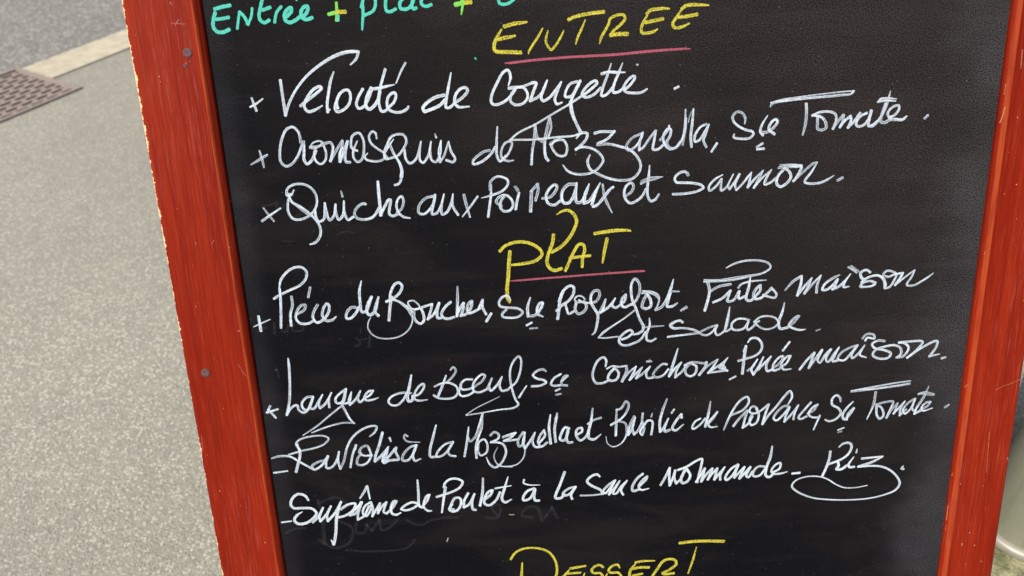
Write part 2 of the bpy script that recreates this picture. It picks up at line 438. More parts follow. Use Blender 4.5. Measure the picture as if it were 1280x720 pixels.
# rear leaf, hinged at the top
ytop = BOARD_O.y + TOP*SL - BK*CL + .006
rear = Matrix(((-1, 0, 0, 2*XC + BOARD_O.x*1), (0, -SL, CL, 2*ytop - BOARD_O.y), (0, CL, SL, BOARD_O.z), (0, 0, 0, 1)))
rear = Matrix.Translation(-base) @ rear
M_BACK = M_WOOD
bm = bmesh.new(); prism(bm, stile_profile(XL0, XL1), BOT, TOP, 8); from_bm('rear_side_rail', bm, M_BACK, ab, rear)
bm = bmesh.new(); prism(bm, stile_profile(XR1, XR0), BOT, TOP, 8); from_bm('rear_side_rail', bm, M_BACK, ab, rear)
from_bm('rear_top_rail', cross(TOP-RAIL, TOP-.001), M_BACK, ab, rear)
from_bm('rear_bottom_rail', cross(LOWR-RAIL, LOWR), M_BACK, ab, rear)
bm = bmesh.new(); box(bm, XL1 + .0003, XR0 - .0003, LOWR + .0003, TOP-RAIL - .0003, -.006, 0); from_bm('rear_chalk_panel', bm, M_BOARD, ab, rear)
for hx_ in (XL0 + .12, XR1 - .12):
    bm = bmesh.new()
    zt = BOARD_O.z + TOP*CL + F*SL*0
    box(bm, hx_-.03, hx_+.03, ytop - .022, ytop + .022, zt + .006, zt + .008)
    from_bm('hinge', bm, M_HINGE, ab, Matrix.Translation(-base + Vector((BOARD_O.x, 0, 0))))

# ------------------------------------------------------------------ the handwriting
# every stroke: pen colour, then x,y,width in millimetres on the board
STROKES = {
'price': '''
c -210.2,225.6,3.31 -204.8,226.8,3.31 -198.9,227.6,3.31
c -210.5,222.8,3.32 -212.5,218.0,3.33 -213.2,213.1,3.33 -211.1,209.8,3.34 -206.7,209.1,3.34 -202.0,210.7,3.34
c -211.3,218.3,3.10 -206.0,218.6,3.10 -201.1,219.3,3.10
c -195.6,211.3,2.37 -194.0,217.2,2.37 -192.4,222.7,2.36
c -192.2,222.7,2.95 -189.2,219.1,2.96 -187.3,214.1,2.96
c -187.2,213.7,2.37 -184.0,219.6,2.37 -182.7,224.8,2.36
c -173.3,234.4,3.08 -174.1,231.7,3.09 -176.6,224.8,3.10 -178.3,219.3,3.11 -177.4,215.8,3.11 -174.6,214.5,3.11 -171.4,215.9,3.11
c -174.9,223.4,3.10 -169.5,224.9,3.10
c -161.2,225.0,2.66 -164.3,222.1,2.66 -165.8,219.5,2.66 -167.3,214.5,2.67
c -157.8,218.1,3.26 -154.2,221.4,3.25 -153.9,224.0,3.25 -156.8,222.9,3.25 -159.5,219.2,3.25 -159.0,215.3,3.26 -156.1,213.8,3.26 -151.4,215.3,3.26 -147.8,217.6,3.26 -144.3,218.5,3.26 -141.6,222.6,3.25 -142.1,224.7,3.25 -145.2,223.5,3.25 -147.1,220.1,3.25 -146.4,216.5,3.26 -143.2,215.3,3.26 -139.4,216.4,3.26
c -149.6,229.5,1.62 -149.1,229.1,1.62
l -120.1,225.9,2.51 -120.5,219.6,2.52 -121.4,213.7,2.52
c -119.6,216.8,2.22 -120.0,213.7,2.23
l -126.3,218.3,3.41 -120.4,219.5,3.40
y -120.4,219.5,3.55 -114.4,219.5,3.55
c -100.9,224.3,2.95 -101.0,218.8,2.96 -102.3,210.4,2.38 -102.9,206.5,1.64
c -101.9,222.3,2.81 -100.8,225.7,2.81 -98.6,229.8,2.80 -94.7,231.7,2.80 -91.7,228.1,2.80 -91.3,223.9,2.81 -93.7,219.1,2.81 -99.9,216.5,2.82
c -82.0,234.6,2.94 -83.2,227.8,2.95 -84.0,222.9,2.96 -83.6,219.0,2.96 -81.1,218.0,2.97 -76.9,219.7,2.96
c -63.2,227.6,3.10 -66.7,229.8,3.10 -71.1,226.5,3.10 -73.2,223.8,3.11 -73.1,220.3,3.11 -70.6,219.3,3.11 -66.8,220.1,3.11 -63.9,223.4,3.11 -62.1,228.2,3.10
c -62.9,227.6,2.95 -64.5,221.4,2.96 -63.2,219.2,2.96 -61.6,219.8,2.96
c -55.8,232.1,2.95 -56.8,226.6,2.95 -57.3,222.4,2.96 -54.1,220.6,2.96 -50.3,221.6,2.96
c -60.8,229.6,2.65 -51.2,230.5,2.65
l -31.8,221.0,4.15 -27.3,221.8,4.15
y -27.3,221.8,3.85 -21.0,222.1,3.85
l -27.0,219.7,2.22 -27.6,217.0,2.23 -28.2,213.8,1.04
l -27.0,221.1,3.56 -26.2,228.1,3.54
c 8.0,230.7,2.80 1.9,226.8,2.81 -0.1,223.4,2.81 0.5,220.6,2.82 3.1,219.5,2.82 7.6,220.3,2.82 12.1,223.3,2.82
c 22.0,229.4,2.81 20.0,226.1,2.81 20.3,224.0,2.81
''',
'entree': '''
y 3.4,204.0,3.44 10.6,205.6,3.44 15.9,206.0,2.99 20.2,206.4,1.79
y 0.9,201.7,1.95 -3.4,195.3,3.00 -5.1,190.4,3.46 -4.5,186.9,3.47 -0.8,185.9,3.47 5.2,185.6,3.47 14.6,184.8,3.47
y -2.6,194.8,3.45 4.2,196.1,3.45 7.6,196.4,2.85 10.9,197.0,1.95
y 20.5,183.5,0.91 21.2,185.6,1.96 23.5,189.1,2.26 28.2,195.4,2.25 31.8,201.3,1.35
y 35.9,199.5,1.05 34.4,195.1,2.25 34.1,191.5,2.26 35.4,188.5,2.26 37.7,185.8,2.26 41.6,189.2,2.26 44.8,193.8,2.26 47.7,199.0,1.20
y 51.7,206.8,3.14 55.6,208.3,3.14 58.6,209.0,3.14 66.1,210.2,3.14 77.7,211.0,3.13
y 63.9,205.9,1.20 60.7,199.0,2.25 57.9,193.4,2.26 56.5,189.1,1.06
y 74.4,188.7,1.06 76.0,193.3,2.56 81.4,202.3,2.55 82.5,205.8,2.54 87.8,208.3,2.54 92.8,208.0,2.54 93.6,205.3,2.55 90.0,201.2,2.55 84.3,196.8,2.56 83.0,194.4,2.56
y 83.2,194.3,3.76 89.2,194.8,3.76 95.2,194.6,3.76
y 110.2,208.5,2.99 112.4,210.5,2.99 118.4,211.3,2.99 121.4,211.5,2.99 126.5,211.2,1.79
y 110.3,207.1,1.65 107.2,201.9,2.70 105.9,197.7,2.71 106.5,194.9,2.71 111.0,194.6,2.71 114.8,195.3,2.71 117.9,196.9,1.50
y 109.5,202.2,3.15 115.5,203.2,3.15 121.8,204.1,3.15
y 136.3,210.7,3.14 139.3,212.7,3.14 143.7,213.1,3.14 148.2,213.0,2.84 156.1,212.3,1.49
y 135.7,209.8,1.65 131.9,204.4,2.85 129.4,200.2,2.85 130.9,197.7,2.86 135.8,197.7,2.86 141.8,200.0,1.50
y 134.2,204.8,3.15 140.2,205.2,3.15 147.3,206.2,3.15
''',
'entree_line': '''
p 3.0,177.6,1.51 7.9,177.7,2.27 20.1,178.6,2.27 50.4,179.8,2.27 86.8,180.2,2.42 114.1,181.5,2.42 138.3,182.0,2.12 142.9,181.8,1.06
''',
'veloute': '''
w -192.0,160.5,1.98 -189.7,151.2,2.44
w -193.9,154.1,1.98 -189.4,156.1,1.98 -183.7,159.7,1.37
w -168.5,172.6,2.72 -168.3,161.9,2.74 -167.9,146.7,2.76
w -167.9,146.7,2.76 -164.2,155.0,2.44 -157.6,165.1,2.28 -148.9,174.3,2.42 -137.3,182.5,2.71 -126.0,188.2,3.01 -117.5,190.7,3.15 -111.4,191.1,3.00 -107.5,190.7,2.70
w -107.3,190.4,2.40 -109.7,185.6,2.41 -114.2,181.8,1.36
w -155.4,153.2,2.75 -149.4,157.3,2.74 -141.9,162.2,2.74 -138.1,165.5,2.73 -138.7,166.8,2.73 -143.8,165.2,2.73 -150.4,158.1,2.74 -152.8,153.0,2.75 -150.4,148.7,2.76 -145.7,149.3,2.75 -138.8,152.6,1.38
w -127.5,177.0,1.36 -130.6,170.5,2.58 -133.1,161.8,2.59 -135.0,153.7,2.60 -135.3,147.7,2.60
w -135.1,147.7,1.69 -133.5,149.5,1.68
w -127.1,150.3,2.60 -127.7,153.3,2.60 -125.8,159.2,2.59 -121.2,163.1,2.59 -117.7,162.9,2.59 -116.6,158.8,2.59 -118.4,152.9,2.60 -123.4,148.6,2.60 -128.2,147.7,2.60 -129.3,150.4,2.60 -127.5,155.6,2.60 -124.4,161.0,2.59
w -106.8,163.4,2.59 -111.1,157.1,2.59 -112.7,151.9,2.60 -110.9,149.2,2.60 -106.7,150.9,2.60 -103.6,155.2,2.60 -100.2,162.1,2.59
w -100.4,164.0,3.04 -104.1,157.5,3.05 -105.4,150.8,3.06 -103.5,148.3,3.07 -100.2,149.8,3.06 -95.9,154.9,3.06 -93.9,160.7,3.05
w -88.4,177.1,2.57 -91.6,168.8,2.58 -94.5,160.0,2.59 -95.4,151.9,2.60 -93.7,146.2,2.61 -90.1,147.1,2.61 -88.0,149.3,2.61
w -100.5,163.1,2.89 -92.8,163.8,2.89 -87.4,164.9,2.28 -82.3,165.7,0.91
w -72.7,181.1,1.96 -76.5,175.4,1.97 -80.9,166.8,1.22
w -88.8,148.6,2.61 -83.8,152.8,2.60 -81.9,158.0,2.59 -83.2,159.9,2.59 -87.3,157.5,2.60 -89.3,152.3,2.60 -88.5,147.8,2.61 -84.5,145.4,2.61 -79.1,145.1,2.61 -74.3,147.2,2.61 -73.0,149.0,1.84
w -45.2,156.2,3.06 -51.4,155.1,3.06 -59.4,150.6,3.06 -62.0,147.4,3.07 -61.2,144.9,3.07 -56.7,145.8,3.07 -48.8,148.9,3.07 -44.7,152.6,3.06
w -38.8,172.4,1.21 -41.4,162.1,2.59 -43.4,154.0,2.60 -44.3,147.3,2.61 -42.0,146.6,2.61 -38.0,149.3,2.61
w -37.6,150.0,2.76 -31.6,153.5,2.76 -27.0,158.5,2.75 -28.0,160.9,2.75 -31.9,160.6,2.75 -36.4,155.9,2.75 -37.2,150.0,2.76 -34.7,147.0,2.76 -26.4,146.9,1.38
w 4.5,161.1,1.37 6.3,167.3,2.59 4.6,172.4,2.58 1.1,171.2,2.58 -4.2,163.4,2.59 -8.9,154.0,2.60 -9.2,148.9,2.61 -6.6,147.3,2.61 -1.1,148.4,2.61 4.4,151.9,2.61 9.3,157.6,2.60
w 4.8,159.1,2.90 8.6,159.5,3.06 14.8,159.9,2.29 24.0,162.7,2.29
w 9.7,159.1,2.45 6.1,154.0,2.45 5.5,149.6,2.46 8.8,146.6,2.46 15.0,147.3,2.46 18.6,151.2,2.46 18.4,155.7,2.45 15.5,159.2,2.45 10.9,159.4,2.45
w 22.5,162.3,2.75 25.5,162.1,2.75 23.4,156.2,2.76 20.6,149.3,2.76
w 20.6,149.0,2.61 26.7,151.6,2.61 30.7,155.9,2.60 34.0,163.5,1.83 30.9,156.6,2.60 29.1,150.8,2.61 30.5,148.6,2.61 35.1,150.5,2.61 39.9,155.5,2.60 44.8,161.9,1.83 41.6,155.4,2.60 39.5,148.8,2.61 41.1,145.7,2.62 44.9,146.7,1.69
w 56.9,161.8,2.44 51.5,160.2,2.45 47.9,154.4,2.45 47.8,150.8,2.46 52.1,151.2,2.46 56.8,157.0,2.45 59.2,161.7,2.45
w 59.2,162.0,2.75 55.2,154.8,2.76 52.0,147.5,2.77 51.8,140.7,2.78 54.0,133.8,2.79
w 49.6,144.6,2.16 54.3,147.4,2.15 59.0,150.2,2.15 62.1,152.3,2.15
w 60.9,150.8,2.61 66.7,155.0,2.61 72.3,160.3,2.60 70.7,161.7,2.60 65.3,158.8,2.60 60.5,152.3,2.61 62.8,149.8,2.61 69.0,151.2,2.61 74.8,156.1,2.61
w 83.0,173.8,1.06 79.9,164.8,2.44 76.7,156.8,2.45 75.5,150.3,2.46 79.0,150.9,2.46 84.0,156.1,2.45
w 91.7,173.8,1.06 88.3,165.9,2.59 85.2,158.6,2.60 84.4,152.7,2.61 88.2,152.6,2.61 92.4,155.4,2.61
w 75.9,166.6,2.75 80.7,167.6,2.74 86.7,167.2,2.75 93.6,166.9,1.07
w 92.8,153.9,2.46 97.4,157.4,2.45 101.2,163.1,2.45 99.7,163.9,2.44 95.1,160.4,2.45 92.4,155.4,2.45 94.0,152.5,2.46 99.7,151.3,2.46 105.9,151.4,2.46 110.3,153.7,1.69
w 102.6,172.1,1.67 103.2,172.0,1.67
w 131.6,153.2,2.31 134.4,154.4,2.30
c -19.9,182.4,1.21 -19.2,181.5,1.21
w 51.6,146.7,3.08 52.6,139.2,3.09 55.5,130.7,2.64 59.2,122.9,3.11
w 59.2,123.3,1.87 53.7,121.2,1.87 41.2,120.7,1.87 20.9,119.7,1.87 4.6,120.3,1.87
w 3.8,120.1,1.87 10.2,125.1,1.86 24.5,131.4,1.86 36.3,137.7,1.85 49.6,144.6,1.85
''',
'cromesquis': '''
w -191.5,120.7,1.39 -190.4,114.3,2.64 -189.7,107.9,1.72
w -199.6,110.3,1.25 -192.9,113.6,2.49 -186.0,117.2,2.02
w -158.6,125.6,2.48 -159.5,133.6,2.47 -163.3,137.6,2.46 -168.1,136.3,2.46 -172.3,130.4,2.47 -175.6,120.6,2.48 -176.0,111.3,2.49 -172.5,107.8,2.50 -167.6,109.3,2.49 -162.2,115.3,2.49 -158.0,123.6,2.48
w -156.5,126.2,2.78 -157.0,118.9,2.79 -157.7,112.0,2.80 -155.7,108.9,2.81 -151.6,111.7,2.80 -147.7,118.5,2.80
w -152.1,121.0,1.71 -149.3,124.7,1.70 -144.5,126.1,1.70 -141.5,124.8,1.70 -145.8,121.5,1.71 -150.6,120.6,1.71
w -147.4,121.6,2.17 -149.5,116.3,2.18 -148.6,110.8,2.18 -145.0,108.3,2.18 -141.1,111.2,2.18 -140.0,117.4,2.18 -141.1,122.1,2.17
w -151.6,121.8,2.48 -145.8,121.9,2.48 -140.9,123.6,2.48 -136.1,124.5,2.48 -134.3,121.8,2.48 -135.5,115.6,2.49 -137.3,110.3,2.49
w -137.3,110.3,2.65 -132.2,117.8,2.64 -126.3,125.6,2.01 -127.2,120.7,2.64 -129.5,115.4,2.64 -129.9,109.5,2.65 -126.0,117.5,2.64 -122.5,124.7,2.63 -125.3,115.2,2.65 -125.3,109.3,2.65 -122.2,108.6,2.65
w -115.8,117.4,2.33 -119.5,119.5,2.33 -119.9,123.4,2.33 -117.8,129.1,2.32 -112.9,130.7,2.32 -110.3,126.0,2.32 -110.3,118.3,2.33 -112.6,110.7,2.34 -115.9,108.7,2.34 -118.7,111.8,2.34 -118.6,117.2,2.33 -114.9,124.7,1.39
w -99.6,125.9,1.39 -100.2,130.2,2.16 -102.4,131.4,2.16 -105.4,128.1,2.17 -104.4,122.7,2.17 -99.4,117.8,2.18 -95.0,114.5,2.18 -94.5,111.4,2.18 -97.9,108.9,2.19 -104.9,108.8,2.19 -109.5,110.6,2.18 -110.0,112.9,2.18 -107.9,114.8,1.40
w -86.7,124.8,1.09 -91.5,119.0,2.33 -94.7,113.8,2.34 -94.2,110.2,2.34 -89.9,110.4,2.34 -84.3,112.1,2.34 -79.1,117.7,2.33 -76.7,123.0,2.33 -78.3,127.6,2.32 -82.8,128.6,2.32 -88.5,126.6,2.32 -91.7,121.3,2.33 -94.6,114.5,2.34 -92.3,109.9,2.34
w -90.1,121.3,2.48 -87.3,113.4,2.49 -83.9,107.0,2.50 -82.5,100.7,2.51 -83.5,95.3,2.51
w -78.8,116.1,2.34 -78.3,109.1,2.34 -75.4,105.6,2.35 -70.4,108.8,2.34 -65.5,122.1,1.40 -67.2,114.8,2.34 -67.4,107.8,2.34 -65.2,105.6,2.35 -60.9,110.7,2.34 -57.7,121.7,1.40 -59.0,114.4,2.34 -58.0,107.4,2.35 -55.0,105.9,2.35 -51.4,111.8,2.34 -49.9,122.1,1.40 -52.0,114.1,2.34 -51.8,105.7,2.35 -48.4,110.1,2.34 -44.1,121.1,1.40
w -44.1,121.1,1.40 -42.7,113.7,2.34 -39.9,107.7,2.35 -41.3,105.2,2.35 -46.7,106.9,2.35
w -54.2,127.3,1.24 -53.5,124.6,1.86
w -12.6,112.9,2.50 -17.7,111.8,2.50 -26.0,105.2,2.51 -25.7,102.8,2.51 -19.7,104.1,2.51 -12.4,109.2,2.50 -7.8,115.2,2.50
w -5.6,130.6,1.39 -6.9,117.5,2.49 -7.0,108.2,2.50 -4.8,104.0,2.51 0.1,107.9,2.50
w -4.0,104.1,2.20 1.7,109.3,2.19 5.2,116.9,2.18 4.5,119.1,2.18 -0.2,117.9,2.18 -3.7,111.1,2.19 -2.8,105.7,2.19 1.5,103.9,2.20 5.8,104.2,1.25
w 23.6,129.5,2.48 22.5,120.0,2.49 20.6,110.0,2.50 19.8,100.6,2.51
w 23.6,130.3,2.63 24.9,121.4,2.65 28.7,117.8,2.65
w 35.1,135.4,2.78 32.0,124.2,2.80 30.5,115.8,2.81 31.2,105.6,2.82 32.9,103.1,2.83
w 35.4,135.4,2.01 36.0,128.6,2.02 33.4,120.6,2.02
w 36.4,115.5,2.34 38.8,117.7,2.34 45.1,118.2,2.34 48.0,112.6,2.35 46.3,106.5,2.35 41.6,106.3,2.35 37.8,110.0,2.35 35.2,115.5,2.34
w 35.3,116.7,1.56 41.2,119.3,1.56 46.6,117.3,1.56
w 55.6,119.2,1.71 59.2,122.9,2.65 63.9,122.3,2.65 63.0,118.1,2.65 58.2,113.0,2.66 54.9,110.4,2.66
w 54.9,110.6,2.35 59.8,112.1,2.35 67.6,110.6,2.35 73.8,106.0,2.35 76.1,101.2,2.36 73.7,96.7,2.36 69.7,93.3,2.37 65.7,91.5,2.37 55.4,91.2,2.37 48.4,93.9,2.37 44.4,98.8,1.26
w 69.9,122.3,2.65 74.0,123.2,2.65 84.9,122.7,2.65
w 85.1,123.1,2.49 79.4,117.4,2.50 72.3,114.5,2.50
w 71.7,113.3,2.50 80.1,113.5,2.50 89.5,111.1,2.51 97.4,108.1,2.51 103.6,101.5,2.52 105.6,95.2,2.53 103.7,89.8,2.53 98.9,85.6,2.54 91.0,84.7,2.54 83.1,86.0,2.53 76.7,88.2,2.53 71.2,90.9,2.53 65.8,94.7,2.52 63.9,101.0,2.52 65.8,105.8,1.26
w 105.2,120.1,2.34 98.9,117.3,2.34 94.4,111.3,2.35 95.8,108.0,2.35 101.3,110.2,2.35 106.0,116.9,2.34 107.1,120.9,2.34 104.8,113.9,2.35 104.4,107.7,2.35 107.5,109.5,2.35 112.2,115.9,2.35 117.2,122.0,2.34
w 117.2,122.0,2.49 116.1,114.9,2.50 115.4,107.9,2.51 119.3,107.8,2.51 124.0,111.5,2.51
w 124.0,111.5,2.35 128.6,117.5,2.34 128.9,122.8,2.34 126.2,122.9,2.34 123.1,116.9,2.34 124.8,110.7,2.35 128.7,107.4,2.36 133.4,108.7,2.35 136.5,112.5,2.35
w 120.8,114.7,2.19 124.7,119.2,2.19 127.7,123.6,2.18 127.7,125.2,2.18
w 127.3,123.6,2.18 128.9,122.0,2.18 128.2,117.5,2.19 126.3,113.7,2.19 127.1,109.8,2.20 131.1,107.7,2.20 135.0,109.8,2.20 138.4,115.5,2.19 139.8,123.1,2.18 140.3,137.1,1.39
w 138.5,110.1,1.88 140.6,123.0,1.87 140.8,130.7,1.86
w 146.3,137.2,1.55 145.6,126.6,2.65 144.6,116.7,2.66 145.3,108.6,2.67
w 145.8,136.9,1.08 143.5,132.0,1.09 142.5,127.5,1.09
w 156.5,125.4,2.34 151.9,123.3,2.34 147.8,116.6,2.35 148.2,112.3,2.35 151.3,113.3,2.35 155.9,120.1,2.34 158.5,124.9,1.71 155.6,116.2,2.35 154.5,113.2,2.35 156.8,107.8,2.36
w 165.1,110.0,2.51 161.2,104.0,2.05
w 186.5,124.4,1.40 186.7,128.6,2.33 184.2,132.5,2.33 180.3,133.6,2.33 176.9,130.5,2.33 177.5,126.7,2.34 181.5,122.7,2.34 187.9,119.4,2.35 192.6,118.0,2.35 193.5,116.0,2.35 190.5,113.1,2.35 183.4,113.0,2.35 178.3,114.4,2.35 178.6,116.6,1.41
w 203.9,129.7,1.09 199.8,122.6,2.34 198.9,117.3,2.35 201.0,114.9,2.35
w 199.3,117.3,2.66 204.4,117.1,2.66 209.6,120.7,2.66 212.1,125.1,2.65 210.1,126.6,2.65 206.8,123.9,2.65 205.4,119.3,2.66 209.9,115.3,2.66
w 200.9,108.4,2.20 196.7,106.0,2.20
w 197.1,104.1,2.36 202.2,104.4,2.36
w 206.0,139.2,1.39 214.8,141.3,1.39 230.1,142.8,1.39 245.5,144.0,1.39 265.4,145.2,1.39 269.7,145.2,1.86
w 205.9,136.4,1.40 206.8,138.4,2.33 218.7,140.4,2.32 234.1,141.4,2.32 249.5,142.0,2.32 261.0,142.6,2.32 267.5,143.0,1.70 269.3,144.8,2.32
w 233.4,137.1,2.79 234.0,130.2,2.80 233.7,121.9,2.81 232.1,113.7,1.57
w 238.8,128.1,2.34 244.8,130.5,2.34 252.6,130.3,2.34 256.7,128.1,2.34 257.4,123.9,2.34 255.5,117.4,2.35
w 242.8,126.8,2.65 243.1,121.4,2.66 243.4,118.0,2.66 246.6,116.7,2.66 250.0,118.1,2.66 249.3,122.7,2.66 245.9,126.7,2.65 239.5,128.5,2.65
w 255.5,117.4,2.51 258.7,122.3,2.50 262.9,127.4,2.50 262.8,123.6,2.50 260.9,118.3,2.51 264.1,122.8,2.50 268.5,126.4,2.50 269.1,123.3,2.50 267.2,117.7,2.51 271.2,121.7,2.50 275.7,128.3,2.50
w 280.8,128.1,2.50 276.3,126.0,2.50 273.2,120.8,2.50 274.6,118.3,2.51 279.2,119.0,2.51 282.7,123.5,2.50 284.5,129.5,2.49 283.2,122.7,2.50 283.2,118.1,2.51 286.2,118.7,2.51 290.6,122.3,2.50
w 284.1,129.9,2.49 283.4,124.2,2.50 283.1,118.5,2.51 286.3,118.0,2.51 290.6,122.3,2.50 294.6,129.8,2.49 296.9,138.0,2.49 297.9,143.9,0.77
w 294.9,134.3,2.96 292.9,126.8,2.97 292.2,121.5,2.97 295.5,120.2,2.98 299.9,122.3,2.97 304.6,122.1,2.97 309.3,121.9,2.97 312.2,124.3,1.72
w 298.6,123.9,2.35 302.7,125.6,2.34 305.8,130.0,2.34 305.2,132.7,2.34 302.8,132.8,2.34 298.8,130.3,2.34 297.2,126.6,2.34 299.9,122.7,2.35
w 289.0,136.2,2.02 290.7,138.2,2.02 296.9,138.6,2.02 303.1,137.7,0.93
w 289.0,136.2,2.18 295.5,136.9,2.18 302.5,136.2,1.24
w 326.5,122.1,2.35 328.7,124.1,2.35
''',
'quiche': '''
w -194.5,75.7,1.58 -191.2,70.3,2.22 -187.6,64.7,1.75
w -196.9,65.3,2.38 -190.1,69.5,2.38 -181.0,74.9,1.58
w -168.6,88.9,1.26 -171.4,85.1,2.36 -174.6,85.2,2.36 -173.6,89.9,2.36 -168.9,92.9,2.36 -162.5,93.4,2.36 -156.4,91.1,2.36 -152.3,85.8,2.36 -151.6,78.5,2.37 -154.3,72.2,2.38 -159.2,67.6,2.38 -166.7,65.1,2.39 -172.2,66.2,2.38 -175.1,71.6,2.38 -174.5,79.6,2.37 -172.1,85.9,2.36
w -173.7,86.0,2.52 -171.3,79.5,2.53 -164.7,75.1,2.53 -158.2,69.2,2.54 -154.0,64.1,2.55 -151.5,58.3,2.55 -151.7,52.6,2.56 -155.2,47.0,2.57 -158.2,45.3,2.57 -161.1,44.6,1.28
w -172.3,81.1,1.26 -166.4,74.4,1.27 -159.9,68.5,1.27
w -153.9,71.8,2.54 -153.7,66.5,2.54 -151.8,62.8,2.55 -147.6,64.6,2.55 -146.0,71.8,2.54 -145.5,77.4,2.06 -144.9,70.2,2.54 -143.3,63.6,2.55 -139.3,66.7,2.55 -137.1,75.9,2.06 -137.4,69.8,2.54 -135.7,63.7,2.55 -132.1,67.1,2.55 -130.1,78.3,1.74 -130.6,69.5,2.54 -128.5,63.3,2.55 -124.3,65.2,2.55
w -131.6,86.4,1.26 -130.9,82.0,2.21
w -113.3,75.1,2.54 -114.5,75.8,2.54 -119.5,73.4,2.54 -122.8,68.3,2.54 -121.2,64.2,2.55 -114.2,62.7,2.55 -107.5,65.2,2.55 -102.9,71.4,2.54
w -102.1,92.6,1.57 -102.1,84.2,3.00 -101.9,73.8,3.02 -101.9,65.7,3.03
w -113.4,62.6,1.28 -109.3,63.2,1.28 -104.0,68.3,1.27
w -88.6,89.2,2.36 -85.4,90.2,2.36 -82.6,95.2,2.36 -81.8,99.9,2.35 -83.2,106.2,2.35
w -101.9,92.2,2.83 -101.9,82.6,2.84 -102.3,65.7,2.87
w -101.8,66.1,2.71 -98.0,72.8,2.70 -94.4,77.9,2.69 -93.2,77.4,2.69 -94.6,71.0,2.70 -95.0,66.2,2.71 -92.4,64.5,2.71 -88.2,65.9,2.71
w -89.0,66.7,2.39 -84.6,70.6,2.38 -82.9,76.9,2.38 -84.2,80.2,2.37 -87.2,77.9,2.38 -88.9,72.4,2.38 -87.4,66.7,2.39 -83.7,63.3,2.39 -78.9,62.2,1.44
w -58.5,79.0,2.54 -65.0,77.7,2.54 -71.0,71.6,2.54 -71.4,65.9,2.55 -67.5,64.9,2.55 -62.4,68.7,2.55 -58.8,74.2,2.54 -57.6,79.8,2.53 -59.9,71.0,2.54 -61.1,64.6,2.55 -57.1,65.3,2.55 -53.5,70.7,2.55 -50.5,80.2,1.43 -53.1,70.7,2.55 -52.8,64.2,2.55 -49.1,65.7,2.55 -45.5,72.0,2.54 -43.3,79.9,1.43 -44.0,70.3,2.55 -40.4,63.3,2.55
w -34.7,78.7,2.85 -33.5,71.4,2.86 -31.0,60.8,1.76
w -24.0,77.0,2.06 -30.5,68.9,2.07 -36.9,61.5,1.28
w -12.7,86.0,1.42 -13.4,77.7,2.54 -15.0,68.1,2.55 -16.4,60.5,2.56
w -14.2,81.7,1.43 -13.1,88.0,2.37 -8.6,91.8,2.37 -3.8,91.6,2.37 0.4,89.0,2.37 0.2,85.0,2.37 -4.4,80.5,2.38 -12.5,77.7,2.38 -20.9,75.8,0.95
w -5.3,68.5,2.55 -9.2,71.9,2.55 -7.8,75.0,2.54 -2.1,77.2,2.54 2.5,73.8,2.54 3.9,68.9,2.55 1.3,64.9,2.55 -3.5,64.4,2.56 -6.2,67.7,2.55 -5.1,73.3,2.54 -3.0,75.6,2.54
w 9.0,78.3,2.54 7.4,72.7,2.55 5.9,65.5,2.55
w 5.7,83.6,1.58 7.9,79.5,1.59
w 6.9,83.8,1.11 9.0,80.3,1.11
w 18.8,78.6,3.17 18.4,72.2,3.18 17.6,63.4,3.20
w 19.0,79.4,2.70 24.0,84.7,2.69 24.2,80.0,2.70 21.9,72.0,2.71
w 27.6,73.2,2.71 33.6,73.9,2.71 38.1,78.5,2.70 39.4,82.4,2.70 37.4,83.7,2.69 33.0,80.3,2.70 30.4,74.9,2.70 31.8,69.2,2.71 36.6,67.3,2.71 41.4,70.3,2.71
w 54.5,83.3,3.01 48.1,83.2,3.01 43.2,77.5,3.02 43.8,69.4,3.03 47.8,68.4,3.03 51.5,72.3,3.03 54.0,78.6,3.02 54.9,84.1,1.90 53.9,76.2,3.02 54.6,68.9,3.03 58.2,68.8,3.03 62.3,75.8,3.02 64.8,82.8,1.43 61.5,75.0,3.02 60.5,67.8,3.03 64.6,69.3,3.03 69.4,76.3,3.02 73.5,83.2,1.43 69.4,74.7,3.02 66.9,66.7,3.04
w 66.9,65.9,2.40 69.3,64.6,2.40 75.0,70.4,2.39 80.6,77.3,2.39 83.8,79.6,2.38
w 75.5,82.0,1.90 76.6,73.5,2.71 78.5,67.8,2.72 82.7,59.1,0.96
w 93.3,71.9,2.55 98.1,74.9,2.55 100.1,79.6,2.54 98.1,82.5,2.54 94.1,79.9,2.54 92.5,74.4,2.55 93.7,69.5,2.55 97.3,66.1,2.56 102.1,67.5,2.56 106.9,71.3,2.55 110.0,76.8,2.55
w 112.7,95.3,1.26 112.0,87.0,2.54 111.0,77.5,2.55 111.3,71.1,2.55 113.7,67.0,2.56 117.3,68.0,2.56 120.3,72.3,1.76
w 106.0,81.3,2.22 110.0,83.1,2.22 116.4,84.4,2.22 122.7,85.9,0.79
w 106.0,83.3,1.43 113.2,85.8,1.43 123.1,86.1,0.79
w 143.3,86.4,2.54 140.8,89.2,2.53 136.1,88.3,2.53 132.6,84.5,2.54 133.8,81.2,2.54 138.6,80.6,2.54 146.6,79.9,2.55 153.8,77.9,2.55 155.4,75.9,2.55 150.7,73.3,2.55 140.4,71.8,2.55 131.6,71.8,2.55
w 143.2,88.3,1.27 137.7,89.4,1.27 133.0,86.4,1.27
w 82.2,78.9,2.38 76.6,71.9,2.39 72.5,67.3,2.40 67.7,64.7,2.40
